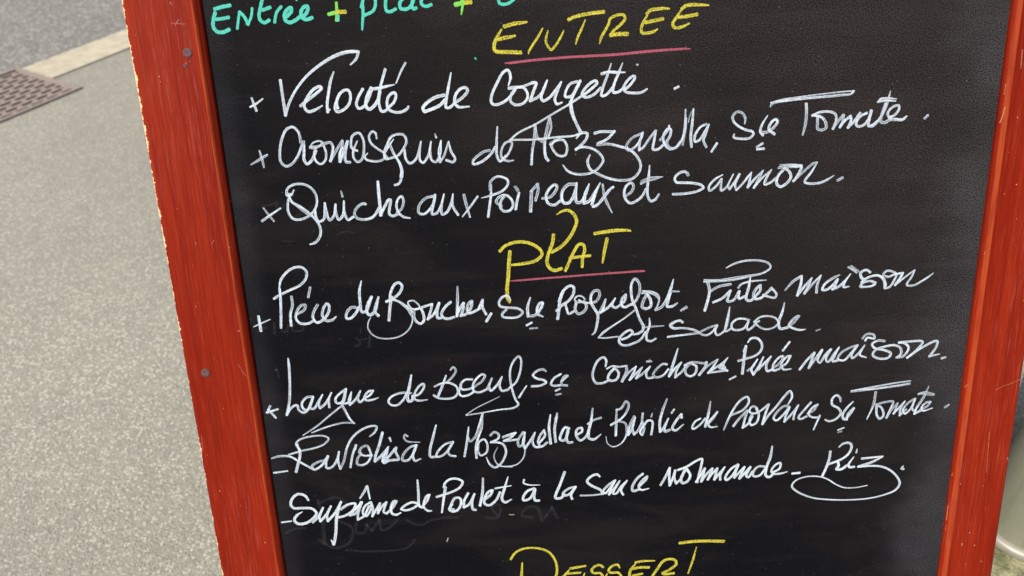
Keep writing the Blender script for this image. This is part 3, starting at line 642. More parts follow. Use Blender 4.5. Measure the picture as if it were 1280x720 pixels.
w 170.5,85.4,1.19 164.7,82.2,2.19 159.9,76.4,2.19 160.5,73.2,2.19 165.4,76.2,2.19 169.7,82.0,2.19 169.5,77.0,2.19 169.7,72.8,2.20 173.4,74.8,2.19 179.0,85.5,1.19 175.3,76.7,2.19 176.4,73.7,2.20 181.1,80.4,2.19 183.9,85.3,2.18 180.8,76.5,2.19 181.9,72.9,2.20 186.2,77.2,2.19 190.0,82.0,2.19
w 190.0,82.0,2.39 193.3,86.3,1.19 192.1,79.9,2.39 190.8,74.5,2.39 196.0,80.7,2.39 202.6,87.4,1.19 199.0,80.6,2.39 195.8,74.0,2.40 201.9,81.5,2.39 209.1,87.6,1.19 205.0,80.3,2.39 204.2,76.4,2.39 208.1,77.2,2.39 212.9,81.0,2.39
w 214.9,88.8,2.58 220.3,89.5,2.58 228.3,89.1,2.58 232.7,88.9,2.58 231.5,85.1,2.58 227.0,77.8,1.60
w 215.8,90.7,1.98 225.2,90.8,1.98 232.7,89.9,1.98
w 219.4,88.1,2.78 214.8,82.9,2.78 213.6,76.9,2.79 216.7,73.8,2.80 222.1,76.6,2.79 224.8,81.4,2.79 222.5,86.5,2.78 219.4,88.6,2.78
w 227.0,77.8,2.39 234.5,84.9,2.39 242.0,91.0,2.38 244.9,91.8,1.39 240.9,84.6,2.39 236.0,76.9,2.39 239.1,75.3,2.40 248.0,75.4,2.40 253.8,77.6,2.39 259.1,80.8,1.00
w 262.3,76.7,2.60 265.9,78.7,2.59
''',
'plat': '''
y -0.4,30.6,3.73 -1.5,21.8,3.74 -2.9,8.3,3.77 -4.1,-0.1,3.78 -3.9,-8.8,3.80 -2.6,-12.1,2.48
y -8.3,31.8,3.24 -3.3,36.1,3.24 6.6,38.6,3.23 16.2,36.9,3.24 24.1,31.5,3.24 25.6,27.3,3.25 20.6,22.5,3.26 10.7,20.4,3.26 0.9,19.6,2.44
y 35.4,43.0,3.39 34.5,36.8,3.40 30.9,27.8,3.41 29.5,20.4,3.42 31.8,15.2,3.43 35.8,13.3,3.43 40.8,14.6,3.43
y 33.8,29.0,3.41 40.4,32.4,3.41 47.1,38.7,3.40 52.5,47.5,3.38 54.3,54.0,3.37 51.6,59.8,3.36 47.6,62.6,2.88 42.8,62.0,2.40 38.3,59.5,0.80
y 44.4,12.9,3.11 47.4,19.5,3.10 51.7,28.5,3.09 55.9,34.2,3.08 59.1,34.0,3.08 60.3,29.8,3.09 58.5,22.3,3.10 58.0,15.6,3.11
y 48.3,23.2,2.93 54.9,23.8,2.93 64.6,24.4,2.93
y 69.0,42.6,3.55 76.3,43.5,3.55 86.0,44.3,3.55 96.5,43.8,2.42 97.7,43.4,1.62
y 78.6,37.6,3.40 76.5,28.2,3.42 74.8,18.2,1.96
''',
'plat_line': '''
p -0.5,6.2,1.15 6.9,6.3,1.97 24.1,7.0,1.97 52.9,7.9,1.97 59.5,8.2,1.97 85.7,8.9,1.97 107.1,9.4,2.30 109.1,9.3,1.48
''',
'piece': '''
w -210.8,-14.5,2.96 -210.4,-26.8,2.98
w -215.8,-23.2,1.16 -208.7,-20.2,1.82 -201.5,-17.4,1.15
w -190.3,9.6,1.79 -188.3,15.9,2.60 -182.5,22.4,2.59 -175.6,25.9,2.59 -169.9,25.6,2.59 -166.7,21.6,2.60 -168.2,15.8,2.60 -173.3,10.9,2.61 -182.0,7.1,2.61 -190.7,3.2,2.62 -195.8,0.4,2.62
w -190.4,8.3,2.61 -190.6,0.6,2.62 -191.8,-11.5,2.63 -193.5,-24.9,2.65
w -181.5,1.5,2.62 -181.6,-5.9,2.63 -184.2,-13.6,2.64 -184.8,-23.6,2.65
w -165.3,8.4,2.45 -167.8,0.4,2.46
w -178.8,-13.8,2.64 -172.6,-10.7,2.63 -170.9,-6.4,2.63 -173.8,-6.3,2.63 -178.0,-10.4,2.63 -180.1,-17.3,2.64 -177.3,-21.8,2.65 -170.7,-22.5,2.65 -166.3,-20.6,2.65
w -161.0,-6.7,2.79 -164.5,-11.9,2.80 -166.0,-17.9,2.81 -163.2,-22.0,2.81 -157.1,-19.3,2.81 -152.1,-12.5,2.80 -151.6,-7.3,2.79 -153.1,-6.0,2.79 -156.4,-9.7,2.80 -158.0,-16.6,2.81 -155.5,-20.7,2.81 -150.5,-20.5,2.81 -146.8,-17.8,1.49
w -128.0,-11.1,2.80 -132.8,-10.0,2.80 -137.4,-14.1,2.80 -138.4,-19.3,2.81 -135.5,-19.9,2.81 -130.1,-15.3,2.81 -127.1,-10.3,2.80
w -123.0,11.9,1.47 -125.2,4.3,2.78 -125.7,-5.1,2.79 -125.0,-14.7,2.81 -121.6,-14.0,2.81 -118.2,-8.1,2.80 -116.4,-2.6,2.79
w -115.9,-2.1,3.12 -119.4,-8.0,3.13 -120.9,-14.9,3.14 -118.7,-17.6,3.14 -114.2,-14.4,3.14 -110.2,-2.4,1.97 -112.9,-9.2,3.13 -114.3,-15.2,3.14 -111.9,-18.4,3.14
w -99.5,-2.9,2.96 -101.5,-11.5,2.97 -103.4,-22.8,2.98
w -101.0,-5.5,2.80 -99.6,1.4,2.79 -95.7,8.0,2.78 -92.3,9.1,2.78 -90.1,6.1,2.78 -92.2,1.0,2.79 -96.7,-3.1,2.79 -104.0,-6.6,2.80
w -104.0,-6.4,2.30 -99.3,-5.1,2.30 -92.9,-7.6,2.30 -87.5,-12.2,2.31 -83.7,-16.7,2.31
w -93.7,-7.5,1.32 -87.6,-13.9,1.32 -84.8,-19.3,1.32
w -84.6,-16.7,1.49 -83.9,-23.7,1.49 -87.4,-31.5,1.50 -95.4,-37.3,1.50 -107.3,-38.9,1.50 -116.3,-36.3,1.50 -121.1,-29.8,1.50 -120.5,-23.7,1.49 -118.0,-19.4,0.83
w -85.7,-10.5,1.65 -86.3,-7.9,1.65 -82.1,-6.8,1.65 -78.2,-10.0,1.65 -76.8,-12.7,1.65
w -86.5,-10.5,2.47 -83.5,-14.1,2.48 -79.4,-14.3,2.48 -73.4,-12.4,2.48 -66.7,-10.6,2.47 -67.8,-14.9,2.48 -71.0,-23.5,2.49
w -82.0,-15.5,2.81 -82.4,-21.1,2.82 -80.3,-25.6,2.82 -77.1,-27.1,2.82 -74.3,-24.2,2.82 -74.4,-18.9,2.81 -76.0,-13.6,2.81
w -71.0,-23.5,2.82 -65.7,-19.3,2.81 -60.8,-10.0,2.80 -63.1,-17.7,2.81 -62.6,-23.0,2.82 -59.3,-22.7,2.82
w -51.3,-9.6,2.80 -56.1,-13.7,2.81 -59.5,-19.6,2.82 -57.6,-23.2,2.82 -53.5,-23.9,2.82 -49.3,-22.8,2.82
w -44.7,3.4,1.64 -45.3,-6.4,2.80 -46.7,-22.0,2.82
w -46.7,-21.6,2.82 -43.8,-15.2,2.81 -40.6,-11.0,2.81 -41.4,-16.2,2.81 -43.4,-21.7,2.82 -39.2,-20.6,2.82 -34.7,-15.6,2.81 -33.5,-9.6,2.80 -35.6,-10.4,2.81 -38.0,-15.4,2.81 -37.4,-19.8,2.82 -33.3,-19.2,2.82 -27.3,-16.0,2.81
w -28.5,-16.8,2.65 -24.8,-9.1,2.64 -25.1,-15.2,2.65 -22.6,-21.4,2.65
w -18.4,-21.2,2.82 -22.5,-27.6,2.83
w -1.7,-10.3,1.49 -3.6,-6.7,2.47 -7.7,-6.9,2.47 -11.3,-11.5,2.48 -10.6,-15.0,2.48 -4.9,-16.6,2.48 4.2,-17.9,2.49 7.8,-21.2,2.49 3.9,-24.9,2.49 -3.6,-25.4,2.49 -8.6,-24.3,2.49 -9.3,-22.1,2.49 -5.8,-18.3,2.49
w 14.7,-8.9,1.49 12.1,-17.0,2.98 12.2,-24.9,2.99
w 12.4,-24.9,2.83 18.1,-24.3,2.83 23.3,-18.4,2.82 24.7,-13.7,2.81 22.6,-14.0,2.81 19.9,-19.1,2.82 20.6,-23.5,2.83 24.5,-25.9,1.50
w 14.9,-30.6,2.33 10.9,-32.7,2.34
w 13.5,-35.8,1.84 19.5,-35.5,1.84
w 41.9,-4.6,2.97 39.2,-12.2,2.98 37.7,-22.6,2.99 36.7,-28.3,3.00
w 38.4,-13.1,2.81 41.9,-4.6,2.80 47.8,-0.2,2.80 50.6,-1.6,2.80 50.1,-7.6,2.81 45.8,-13.4,2.81 41.6,-15.8,2.82 36.1,-21.2,2.82
w 43.3,-15.0,2.48 44.4,-19.5,2.49 46.0,-24.3,2.50 50.6,-22.4,2.49
w 59.9,-12.4,1.82 57.5,-9.7,1.82 53.4,-9.5,1.82 51.2,-12.4,1.82 54.1,-14.7,1.82 59.1,-14.1,1.82
w 52.4,-15.5,2.82 51.5,-20.7,2.82 53.9,-24.7,2.83 58.1,-23.6,2.83 61.0,-19.4,2.82 60.3,-15.4,2.82
w 54.9,-13.0,2.15 59.0,-15.4,2.15 64.0,-15.6,2.16
w 64.4,-16.1,2.82 69.0,-14.6,2.82 72.0,-9.5,2.81 71.2,-5.6,2.81 67.9,-5.4,2.81 64.9,-9.2,2.81 64.8,-15.2,2.82 67.3,-20.6,2.82 70.1,-25.9,2.83 70.0,-31.2,2.84 67.4,-41.7,2.35 65.2,-43.8,1.34
w 71.4,-25.1,2.66 74.8,-18.3,2.66 76.9,-13.2,1.66 74.7,-20.9,2.66 73.0,-24.3,2.66 78.1,-21.1,2.66 82.2,-16.9,2.65 84.8,-12.7,1.66 82.2,-18.7,2.66 84.7,-21.0,2.66 88.9,-19.0,2.66 93.0,-14.8,2.65 93.5,-10.1,2.65 90.6,-13.0,2.65 89.7,-18.2,2.66 92.2,-20.9,2.66 98.0,-18.6,2.66
w 98.8,-18.6,2.66 102.2,-15.3,2.65 105.1,-7.6,2.65 104.6,-0.7,2.64 101.3,3.3,2.63 98.4,-0.5,2.64 98.0,-8.2,2.65 99.3,-16.0,2.65 102.2,-23.1,2.66 104.7,-31.1,2.67 108.0,-38.4,2.68 107.6,-41.9,2.69 103.9,-44.4,2.69 100.5,-45.1,1.68
w 100.9,-23.9,1.67 92.2,-30.5,1.67 82.1,-37.1,1.67 71.9,-45.0,1.68
w 107.1,-9.5,1.82 112.1,-9.3,1.82 117.9,-11.7,1.82 121.2,-15.3,1.83
w 107.5,-7.6,1.82 115.4,-8.6,1.82 120.4,-11.8,1.82 121.2,-15.3,1.83 119.6,-21.4,1.83 118.0,-24.3,1.83
w 110.4,-11.4,2.98 107.6,-17.3,2.99 107.2,-21.6,2.99 110.5,-23.1,3.00 114.2,-21.1,2.99 114.2,-15.9,2.99 111.3,-10.5,2.98
w 118.4,-24.4,2.83 123.0,-22.4,2.83 127.9,-14.8,2.82 131.1,-5.5,2.81 132.8,1.3,1.15
w 130.3,-10.6,2.82 128.7,-16.6,2.82 128.0,-21.8,2.83 132.1,-22.0,2.83 136.2,-19.5,1.66
w 129.5,-8.8,2.32 137.7,-9.4,1.32
w 139.7,-26.0,2.34 143.8,-23.4,3.17
w 176.0,9.0,1.15 182.4,12.1,2.13 192.2,14.2,2.13 203.7,13.6,2.13 210.3,11.2,2.14 212.2,7.7,2.14 207.4,3.7,2.14 197.7,1.2,2.15 186.2,-0.8,2.15 174.7,-2.0,2.15 158.2,-2.0,2.15
w 158.2,-0.3,1.32 169.7,-0.9,1.32 184.5,0.7,1.32 200.9,2.3,1.32
w 160.7,-1.7,2.97 162.6,-9.6,2.98 161.5,-18.2,2.99 159.3,-26.8,3.00
w 163.4,-10.5,2.65 169.9,-6.9,2.65 179.8,-5.2,2.65
w 166.2,-20.1,2.66 173.5,-17.0,2.66 180.0,-10.8,2.65 178.5,-15.5,2.66 177.8,-19.8,2.66 182.8,-19.2,2.66 187.4,-11.6,2.65 186.8,-15.9,2.66 187.7,-18.1,2.66 191.8,-16.2,2.66
w 196.0,0.4,1.49 195.2,-7.7,2.82 193.5,-18.8,2.83 196.9,-20.3,2.83 200.9,-16.6,2.83 204.8,-11.6,2.82 204.6,-7.3,2.82 202.2,-8.9,2.82 199.2,-14.8,2.83 200.6,-18.8,2.83 205.2,-18.5,2.83 209.9,-14.4,2.83 213.9,-10.3,2.82
w 186.5,-8.6,2.15 188.9,-5.7,2.15 197.0,-3.5,2.15 209.4,-3.0,0.99
w 213.9,-9.9,2.32 218.3,-15.7,2.33 217.2,-18.4,2.33 212.6,-17.6,2.33 207.5,-15.6,2.33
w 225.2,-12.6,1.50 231.8,-5.1,2.82 238.1,-1.2,2.81 238.1,-7.2,2.82 235.8,-17.4,2.83
w 235.8,-17.4,2.66 241.2,-9.9,2.66 246.9,-2.9,1.49 244.4,-9.2,2.66 241.5,-16.0,2.66 247.7,-8.5,2.65 254.2,-1.1,1.49 251.8,-8.7,2.65 251.5,-15.6,2.66
w 269.5,-1.4,1.49 263.9,-4.1,2.65 257.6,-9.0,2.66 256.3,-13.6,2.66 260.4,-13.4,2.66 265.9,-8.5,2.66 268.1,-5.2,2.65 266.1,-11.1,2.66 264.6,-13.6,2.66 269.4,-11.7,2.66 274.1,-7.2,2.65 278.5,-1.0,1.16 274.1,-8.0,2.66 273.6,-11.9,2.66 278.1,-11.7,1.50
w 276.4,4.7,2.15 282.5,1.0,2.15
w 278.4,5.8,1.65 285.9,-0.0,1.65 287.8,-3.6,1.66
w 294.9,-0.1,1.65 291.5,1.8,2.48 287.5,0.3,2.48 287.0,-3.5,2.49 290.6,-8.0,2.49
w 299.9,-9.3,1.99 295.6,-7.8,1.99 289.1,-9.6,1.99 287.6,-11.7,2.00 291.9,-12.8,2.00 296.8,-12.1,2.00 299.6,-10.6,1.99
w 288.2,-8.7,2.16 293.7,-4.7,2.16 301.8,-3.8,2.15 306.3,-7.9,2.16 307.8,-14.8,2.17
w 276.8,4.6,1.65 283.4,-0.4,1.65
w 294.5,-0.5,2.32 291.5,1.8,2.31 287.5,0.3,2.32 286.5,-2.6,2.32 290.6,-7.1,2.32
w 299.8,-10.3,1.99 293.9,-7.7,1.99 288.3,-10.0,1.99 287.3,-12.5,2.00 291.9,-12.8,2.00 297.6,-12.2,2.00 299.6,-10.8,2.00
w 289.7,-6.6,2.32 294.5,-4.3,2.32 301.0,-3.3,2.32 305.8,-6.1,2.32 308.3,-11.4,2.33 308.2,-14.4,2.33 311.9,-13.7,2.33 315.4,-7.4,2.32 316.6,-3.2,2.32 314.0,-1.0,2.32 308.1,0.2,2.32 305.5,-3.1,2.32 310.2,-5.1,2.32 314.2,-3.5,2.32 321.5,-2.2,2.32
w 321.5,-2.4,2.65 319.5,-6.8,2.66 316.3,-12.2,2.66
w 316.3,-12.2,2.16 323.5,-6.1,2.16 331.2,-0.3,1.49 329.3,-5.5,2.16 325.8,-12.7,2.16 331.7,-13.4,2.17 337.2,-10.6,2.16 342.6,-7.0,2.16 346.8,-3.6,1.00
''',
'salade': '''
w 101.3,-24.0,1.67 93.8,-29.7,1.67 83.8,-36.3,1.67 74.5,-42.1,1.68 70.7,-46.8,1.68 75.3,-47.4,1.68 87.1,-46.7,1.68
w 99.7,-45.5,2.19 104.7,-44.4,2.18 108.1,-41.0,2.18 108.9,-37.5,2.18
w 90.4,-49.5,2.53 95.5,-47.5,2.52 99.3,-43.3,2.52 97.2,-41.4,2.52 92.1,-43.8,2.52 87.9,-49.0,2.52 88.7,-53.0,2.53 92.9,-55.0,2.53 100.5,-53.2,2.53 106.4,-49.9,2.53 110.2,-43.8,2.52
w 113.2,-31.6,1.17 113.5,-37.8,2.51 111.0,-45.6,2.52 111.5,-51.0,2.53 114.8,-52.1,2.53 118.9,-50.0,1.68
w 107.6,-39.7,1.84 115.6,-39.2,1.84 125.4,-39.0,0.84
w 141.1,-36.6,2.51 139.0,-35.0,2.51 134.0,-36.1,2.51 130.7,-38.6,2.52 133.2,-41.4,2.85 141.6,-41.8,2.18 150.9,-44.0,2.52 155.2,-46.5,2.53
w 155.2,-46.7,2.19 146.8,-47.4,2.19 136.7,-48.2,2.19 129.0,-49.0,2.19
w 133.6,-36.5,2.85 130.8,-38.6,2.85 133.2,-41.2,2.85
w 170.1,-40.5,2.18 164.3,-42.0,2.18 159.3,-44.3,2.19 156.0,-46.0,2.19 156.9,-47.9,2.19 162.0,-49.0,2.19 166.1,-46.5,2.19 170.1,-41.0,2.18 168.6,-45.8,2.19 170.4,-49.4,2.19 176.2,-46.1,2.19 179.2,-36.5,2.18 180.1,-25.2,1.17 178.3,-35.6,2.18 177.4,-46.2,2.19 181.2,-44.6,2.19
w 196.8,-37.4,2.35 192.6,-35.9,2.35 186.7,-36.0,2.35 182.3,-40.2,2.35 183.3,-44.7,2.36 187.9,-45.8,2.36 192.9,-44.3,2.36 196.1,-39.1,2.35 195.0,-43.5,2.36 196.3,-46.1,2.36 200.4,-43.3,2.36 202.8,-40.3,2.35
w 201.1,-39.2,2.02 205.9,-35.2,2.01 213.4,-34.7,2.01 219.4,-37.2,2.01 221.3,-41.2,2.02 217.3,-45.0,2.02 211.5,-46.1,2.02 206.3,-44.1,2.02 202.8,-40.3,2.02 205.2,-38.7,2.02
w 225.6,-23.4,1.17 224.1,-31.7,2.85 221.7,-40.4,2.86 223.2,-46.2,2.87 229.1,-45.6,2.87
w 229.9,-45.2,2.36 234.7,-41.0,2.36 238.6,-35.9,2.35 236.9,-35.8,2.35 232.1,-40.0,2.35 230.3,-43.9,2.36 235.1,-46.8,2.36 240.2,-48.2,2.36 244.4,-47.9,1.18
w 253.7,-49.5,1.69 257.0,-48.5,1.18
''',
'langue': '''
w -211.8,-95.1,2.39 -215.4,-101.3,2.39 -205.6,-98.5,2.05
w -213.7,-98.5,2.39 -208.5,-106.3,2.40
w -191.0,-52.7,1.68 -191.1,-57.7,2.69 -191.7,-66.7,2.70 -192.8,-77.7,2.71 -194.7,-90.6,2.72 -198.6,-104.3,2.74
w -198.3,-104.0,2.57 -194.3,-98.1,2.56 -188.9,-95.6,2.56 -187.7,-100.3,2.57 -183.7,-102.9,2.57 -178.0,-98.0,2.56 -175.6,-92.5,2.56
w -174.3,-88.4,2.55 -179.4,-88.6,2.55 -184.4,-93.9,2.56 -184.1,-98.6,2.56 -180.9,-100.7,2.57 -176.7,-94.3,2.56 -174.3,-88.8,2.55 -178.1,-98.9,2.56 -174.7,-99.6,2.57 -169.7,-92.8,2.56 -166.0,-86.9,1.53 -169.9,-94.6,2.56 -169.5,-99.3,2.57 -164.8,-95.8,2.56 -158.1,-85.5,1.53 -160.9,-91.4,2.56 -161.3,-98.8,2.57
w -145.5,-82.8,2.55 -150.9,-86.3,2.55 -155.4,-91.6,2.56 -154.5,-95.4,2.56 -150.1,-94.7,2.56 -145.5,-82.8,2.55 -148.2,-92.9,2.56 -150.3,-96.6,2.56 -148.4,-102.3,2.57 -144.9,-111.0,2.58 -141.5,-115.1,1.38
w -150.3,-96.6,2.56 -144.2,-95.0,2.56 -141.1,-85.8,1.53 -144.0,-93.1,2.56 -143.5,-97.4,2.56 -137.9,-92.5,2.56 -133.3,-84.8,1.53 -136.2,-92.6,2.56 -134.8,-95.5,2.56 -130.1,-92.0,2.56
w -130.1,-92.0,2.39 -125.6,-89.4,2.39 -122.6,-85.4,2.38 -126.1,-85.7,2.38 -130.5,-91.0,2.39 -129.4,-93.9,2.39 -123.4,-93.7,2.39 -118.6,-92.1,1.02
w -141.5,-114.9,1.89 -149.6,-114.0,1.89 -159.3,-115.5,1.89 -170.0,-118.7,1.90 -179.1,-122.1,1.38
w -150.0,-97.5,1.88 -161.7,-106.3,1.89 -175.0,-116.6,1.89 -187.2,-124.1,1.21
w -90.5,-89.3,2.39 -98.1,-88.5,2.39 -106.9,-91.3,2.39 -110.3,-95.8,2.39 -108.5,-99.1,2.40 -103.4,-99.9,2.40 -97.8,-95.5,2.39 -93.9,-89.1,2.39
w -88.9,-72.8,1.86 -91.2,-82.8,3.23 -93.7,-91.9,3.24 -93.2,-96.6,3.25 -89.7,-95.9,3.25 -89.0,-92.2,3.25
w -89.0,-92.2,2.39 -83.7,-90.6,2.39 -78.9,-84.3,2.38 -79.1,-81.1,2.38 -83.1,-83.2,2.38 -87.6,-90.4,2.39 -87.5,-95.1,2.39 -84.2,-96.6,2.40 -76.8,-96.1,1.20
w -55.3,-69.7,1.52 -53.0,-67.3,2.20 -50.8,-70.1,2.20 -53.6,-75.5,2.21 -58.1,-79.8,2.21
w -59.5,-74.7,1.87 -62.6,-82.4,2.72 -67.6,-93.3,2.74
w -70.0,-84.3,1.87 -65.1,-82.2,2.38 -58.2,-81.2,2.38 -51.6,-84.8,2.39 -50.3,-90.4,2.39 -54.0,-94.9,2.40 -60.9,-95.9,2.40 -67.7,-94.6,2.39 -71.0,-92.2,2.39
w -37.6,-79.0,2.38 -43.6,-79.2,2.38 -47.7,-84.0,2.39 -46.7,-87.8,2.39 -41.6,-88.1,2.39 -36.3,-86.5,2.39
w -47.3,-84.1,2.39 -49.4,-89.5,2.39 -47.9,-93.8,2.39 -41.9,-93.6,2.40 -36.1,-90.2,2.39
w -35.4,-85.6,2.39 -29.2,-81.3,2.38 -26.4,-75.9,2.38 -28.9,-74.9,2.38 -34.2,-79.2,2.38 -37.1,-84.6,2.39 -36.6,-90.2,2.39 -31.5,-91.3,2.39 -25.4,-88.9,2.39
w -25.4,-88.9,2.56 -20.6,-78.9,1.70 -23.5,-86.2,2.56 -22.4,-90.4,2.56 -17.5,-86.5,2.56 -12.0,-78.0,1.53 -14.5,-85.7,2.56 -12.6,-90.9,2.56 -7.4,-90.2,2.56
w -6.5,-88.9,2.22 -0.3,-83.6,2.22 4.0,-72.8,2.21 4.8,-62.9,2.20 3.1,-60.1,2.19 -1.1,-63.5,2.20 -4.7,-71.5,2.20 -4.9,-82.5,2.22 -3.3,-92.8,2.23 -1.0,-100.3,2.23 1.0,-104.2,2.24 -3.0,-107.3,2.24 -16.0,-108.5,1.55 -30.8,-110.6,1.38 -44.3,-112.1,1.55
w -44.7,-111.8,1.21 -35.8,-106.1,1.20 -23.4,-100.2,1.20 -15.0,-96.2,0.69
w 8.5,-87.3,1.37 1.7,-97.7,2.40
w 25.6,-74.8,1.87 23.1,-72.9,2.55 18.0,-74.0,2.55 14.4,-77.9,2.55 16.9,-80.8,2.56 23.6,-83.0,2.56 25.3,-84.9,2.56 20.9,-87.5,2.56 13.2,-88.0,2.56
w 37.9,-78.0,2.38 32.2,-81.6,2.39 29.5,-87.0,2.39 32.0,-88.5,2.39 37.2,-88.3,2.39
w 38.5,-84.7,2.39 43.8,-79.9,2.39 41.7,-79.8,2.39 38.5,-84.7,2.39 38.9,-87.9,2.39 43.1,-88.8,2.39
w 33.4,-93.2,2.06 36.9,-91.5,2.05
w 33.5,-96.9,2.06 37.6,-96.2,2.06
w 76.3,-72.8,1.87 76.8,-67.3,2.54 74.7,-64.5,2.54 70.0,-67.0,2.54 66.0,-75.0,2.55 65.1,-81.4,2.56 67.6,-87.5,2.57 73.1,-88.2,2.57 79.1,-85.8,2.56
w 77.5,-75.1,2.04 81.8,-73.0,2.04 87.8,-73.8,2.04 93.7,-73.2,2.04
w 83.5,-75.0,2.72 79.2,-80.2,2.73 78.3,-84.3,2.73 81.7,-86.4,2.74 86.0,-84.7,2.73 87.3,-78.8,2.73 83.9,-74.5,2.72
w 93.7,-73.5,2.89 94.1,-77.3,2.90 90.2,-87.2,2.91
w 90.2,-87.2,2.40 95.4,-80.1,2.39 102.2,-74.1,1.53 99.7,-80.3,2.39 96.7,-86.2,2.39 101.4,-81.3,2.39 107.3,-75.2,1.53 103.9,-81.5,2.39 102.2,-85.1,2.39 107.3,-81.6,2.39 114.1,-74.7,1.53 110.8,-80.9,2.39 112.1,-85.1,2.39 116.8,-84.9,2.39
w 111.4,-70.1,2.21 115.0,-70.1,2.21
w 113.7,-68.4,1.19 113.3,-70.5,1.19
w 128.2,-73.5,2.38 125.2,-72.9,2.38 119.3,-77.7,2.39 116.7,-82.6,2.39 119.3,-85.0,2.39 125.3,-83.5,2.39 129.5,-78.2,2.39
w 137.5,-59.5,1.18 134.5,-70.2,2.89 130.4,-84.2,2.91
w 130.4,-84.6,2.39 134.6,-78.4,2.39 140.5,-72.3,1.70 136.3,-80.3,2.39 135.6,-85.8,2.40 140.6,-81.5,2.39 144.8,-76.2,2.39
w 143.5,-75.2,2.39 149.0,-72.7,2.38 160.1,-74.2,2.39
w 147.3,-74.5,2.56 144.0,-78.9,2.56 144.9,-83.5,2.57 148.4,-85.5,2.57 152.6,-83.0,2.57 153.3,-76.6,2.56 148.1,-73.1,2.55
w 161.8,-73.4,2.90 161.0,-77.0,2.90 156.1,-84.5,2.91
w 156.1,-84.5,2.40 162.7,-77.1,2.39 171.5,-71.1,1.70 167.8,-77.3,2.39 163.7,-83.1,2.39 168.7,-79.2,2.39 175.4,-75.0,2.39 179.9,-69.9,1.19 176.3,-75.9,2.39 175.6,-79.5,2.39 179.9,-82.0,2.39
w 179.9,-81.6,2.22 173.0,-78.5,2.22 175.5,-76.3,2.22 178.2,-81.0,2.22 172.2,-82.1,2.22 164.6,-82.7,2.22
w 182.3,-90.0,2.06 187.1,-87.5,2.06
w 194.8,-60.5,3.05 193.9,-69.5,3.06 192.8,-85.0,3.08
w 192.9,-64.9,1.70 194.4,-61.4,1.70
w 196.4,-57.0,1.52 199.2,-53.5,2.54 204.3,-53.8,2.54 208.3,-59.4,2.54 207.3,-65.6,2.55 202.4,-69.5,2.55 194.0,-71.8,2.56 189.0,-73.3,2.56
w 197.4,-82.6,2.57 201.2,-79.9,2.56 205.1,-72.8,1.70 200.4,-81.7,2.57 202.3,-86.4,2.57 206.3,-80.1,2.57 210.1,-70.8,1.70 207.1,-78.4,2.56 206.4,-82.0,2.57 211.3,-76.7,2.56 216.5,-70.6,1.70 213.0,-78.6,2.56 214.1,-83.7,2.57 218.4,-82.6,2.57
w 218.3,-81.7,2.40 224.1,-77.4,2.39 227.1,-71.1,2.39 224.6,-71.0,2.39 219.0,-78.0,2.39 219.3,-83.5,2.40 224.3,-82.4,2.40
w 225.1,-81.1,2.40 230.0,-77.7,2.39 233.1,-71.0,2.39 230.5,-71.3,2.39 225.8,-77.5,2.39 227.8,-83.0,2.40 234.2,-82.9,1.37
w 231.5,-58.3,2.37 226.4,-65.7,2.38
w 241.8,-83.6,2.59 247.2,-75.7,2.58 253.2,-69.1,2.58 250.8,-77.1,2.59 249.4,-82.7,2.59 255.2,-73.6,2.58 259.5,-66.9,2.57 256.6,-76.1,2.58 258.5,-78.1,2.59 262.7,-71.4,2.58 267.0,-66.7,2.57 263.5,-75.2,2.58 265.5,-77.8,2.59 270.2,-70.5,2.58 273.9,-65.1,1.64 270.4,-73.1,2.58 269.5,-77.4,2.59 274.2,-77.0,2.59
w 289.5,-64.0,2.34 283.8,-65.6,2.34 276.0,-70.2,2.34 273.5,-75.7,2.35 278.9,-77.2,2.35 284.3,-71.2,2.35 289.0,-64.6,2.34 285.0,-72.5,2.35 285.8,-75.7,2.35 290.2,-72.2,2.35 295.4,-64.3,1.40 292.0,-72.9,2.35 297.5,-75.4,1.65
w 293.1,-58.0,2.33 296.3,-54.5,2.33 302.2,-55.4,2.33 303.0,-58.5,2.33 297.1,-57.6,2.33 295.6,-60.0,2.34
w 312.0,-61.4,2.57 306.7,-60.5,2.57 301.7,-63.4,2.57 303.8,-67.2,2.58 312.2,-69.5,2.58 318.3,-72.9,2.58 316.3,-76.6,2.59 308.2,-76.8,2.59 303.2,-73.4,2.58 305.1,-69.2,2.58 313.1,-66.4,2.58 321.1,-65.6,2.58 326.1,-68.3,2.58 327.1,-73.4,2.59 324.5,-76.7,2.59
w 323.4,-76.7,2.59 329.2,-76.0,2.59 333.1,-68.7,2.58 329.2,-64.1,2.58 324.4,-63.3,2.57 331.4,-63.0,2.57 344.2,-63.6,2.58 340.3,-70.3,2.58 332.8,-77.4,2.59
w 332.8,-77.4,2.59 343.7,-69.2,2.58 356.5,-63.6,2.58 356.4,-68.6,2.58 351.5,-77.1,2.59 359.6,-75.6,1.41
w 362.3,-79.5,2.59 365.2,-78.7,2.59
''',
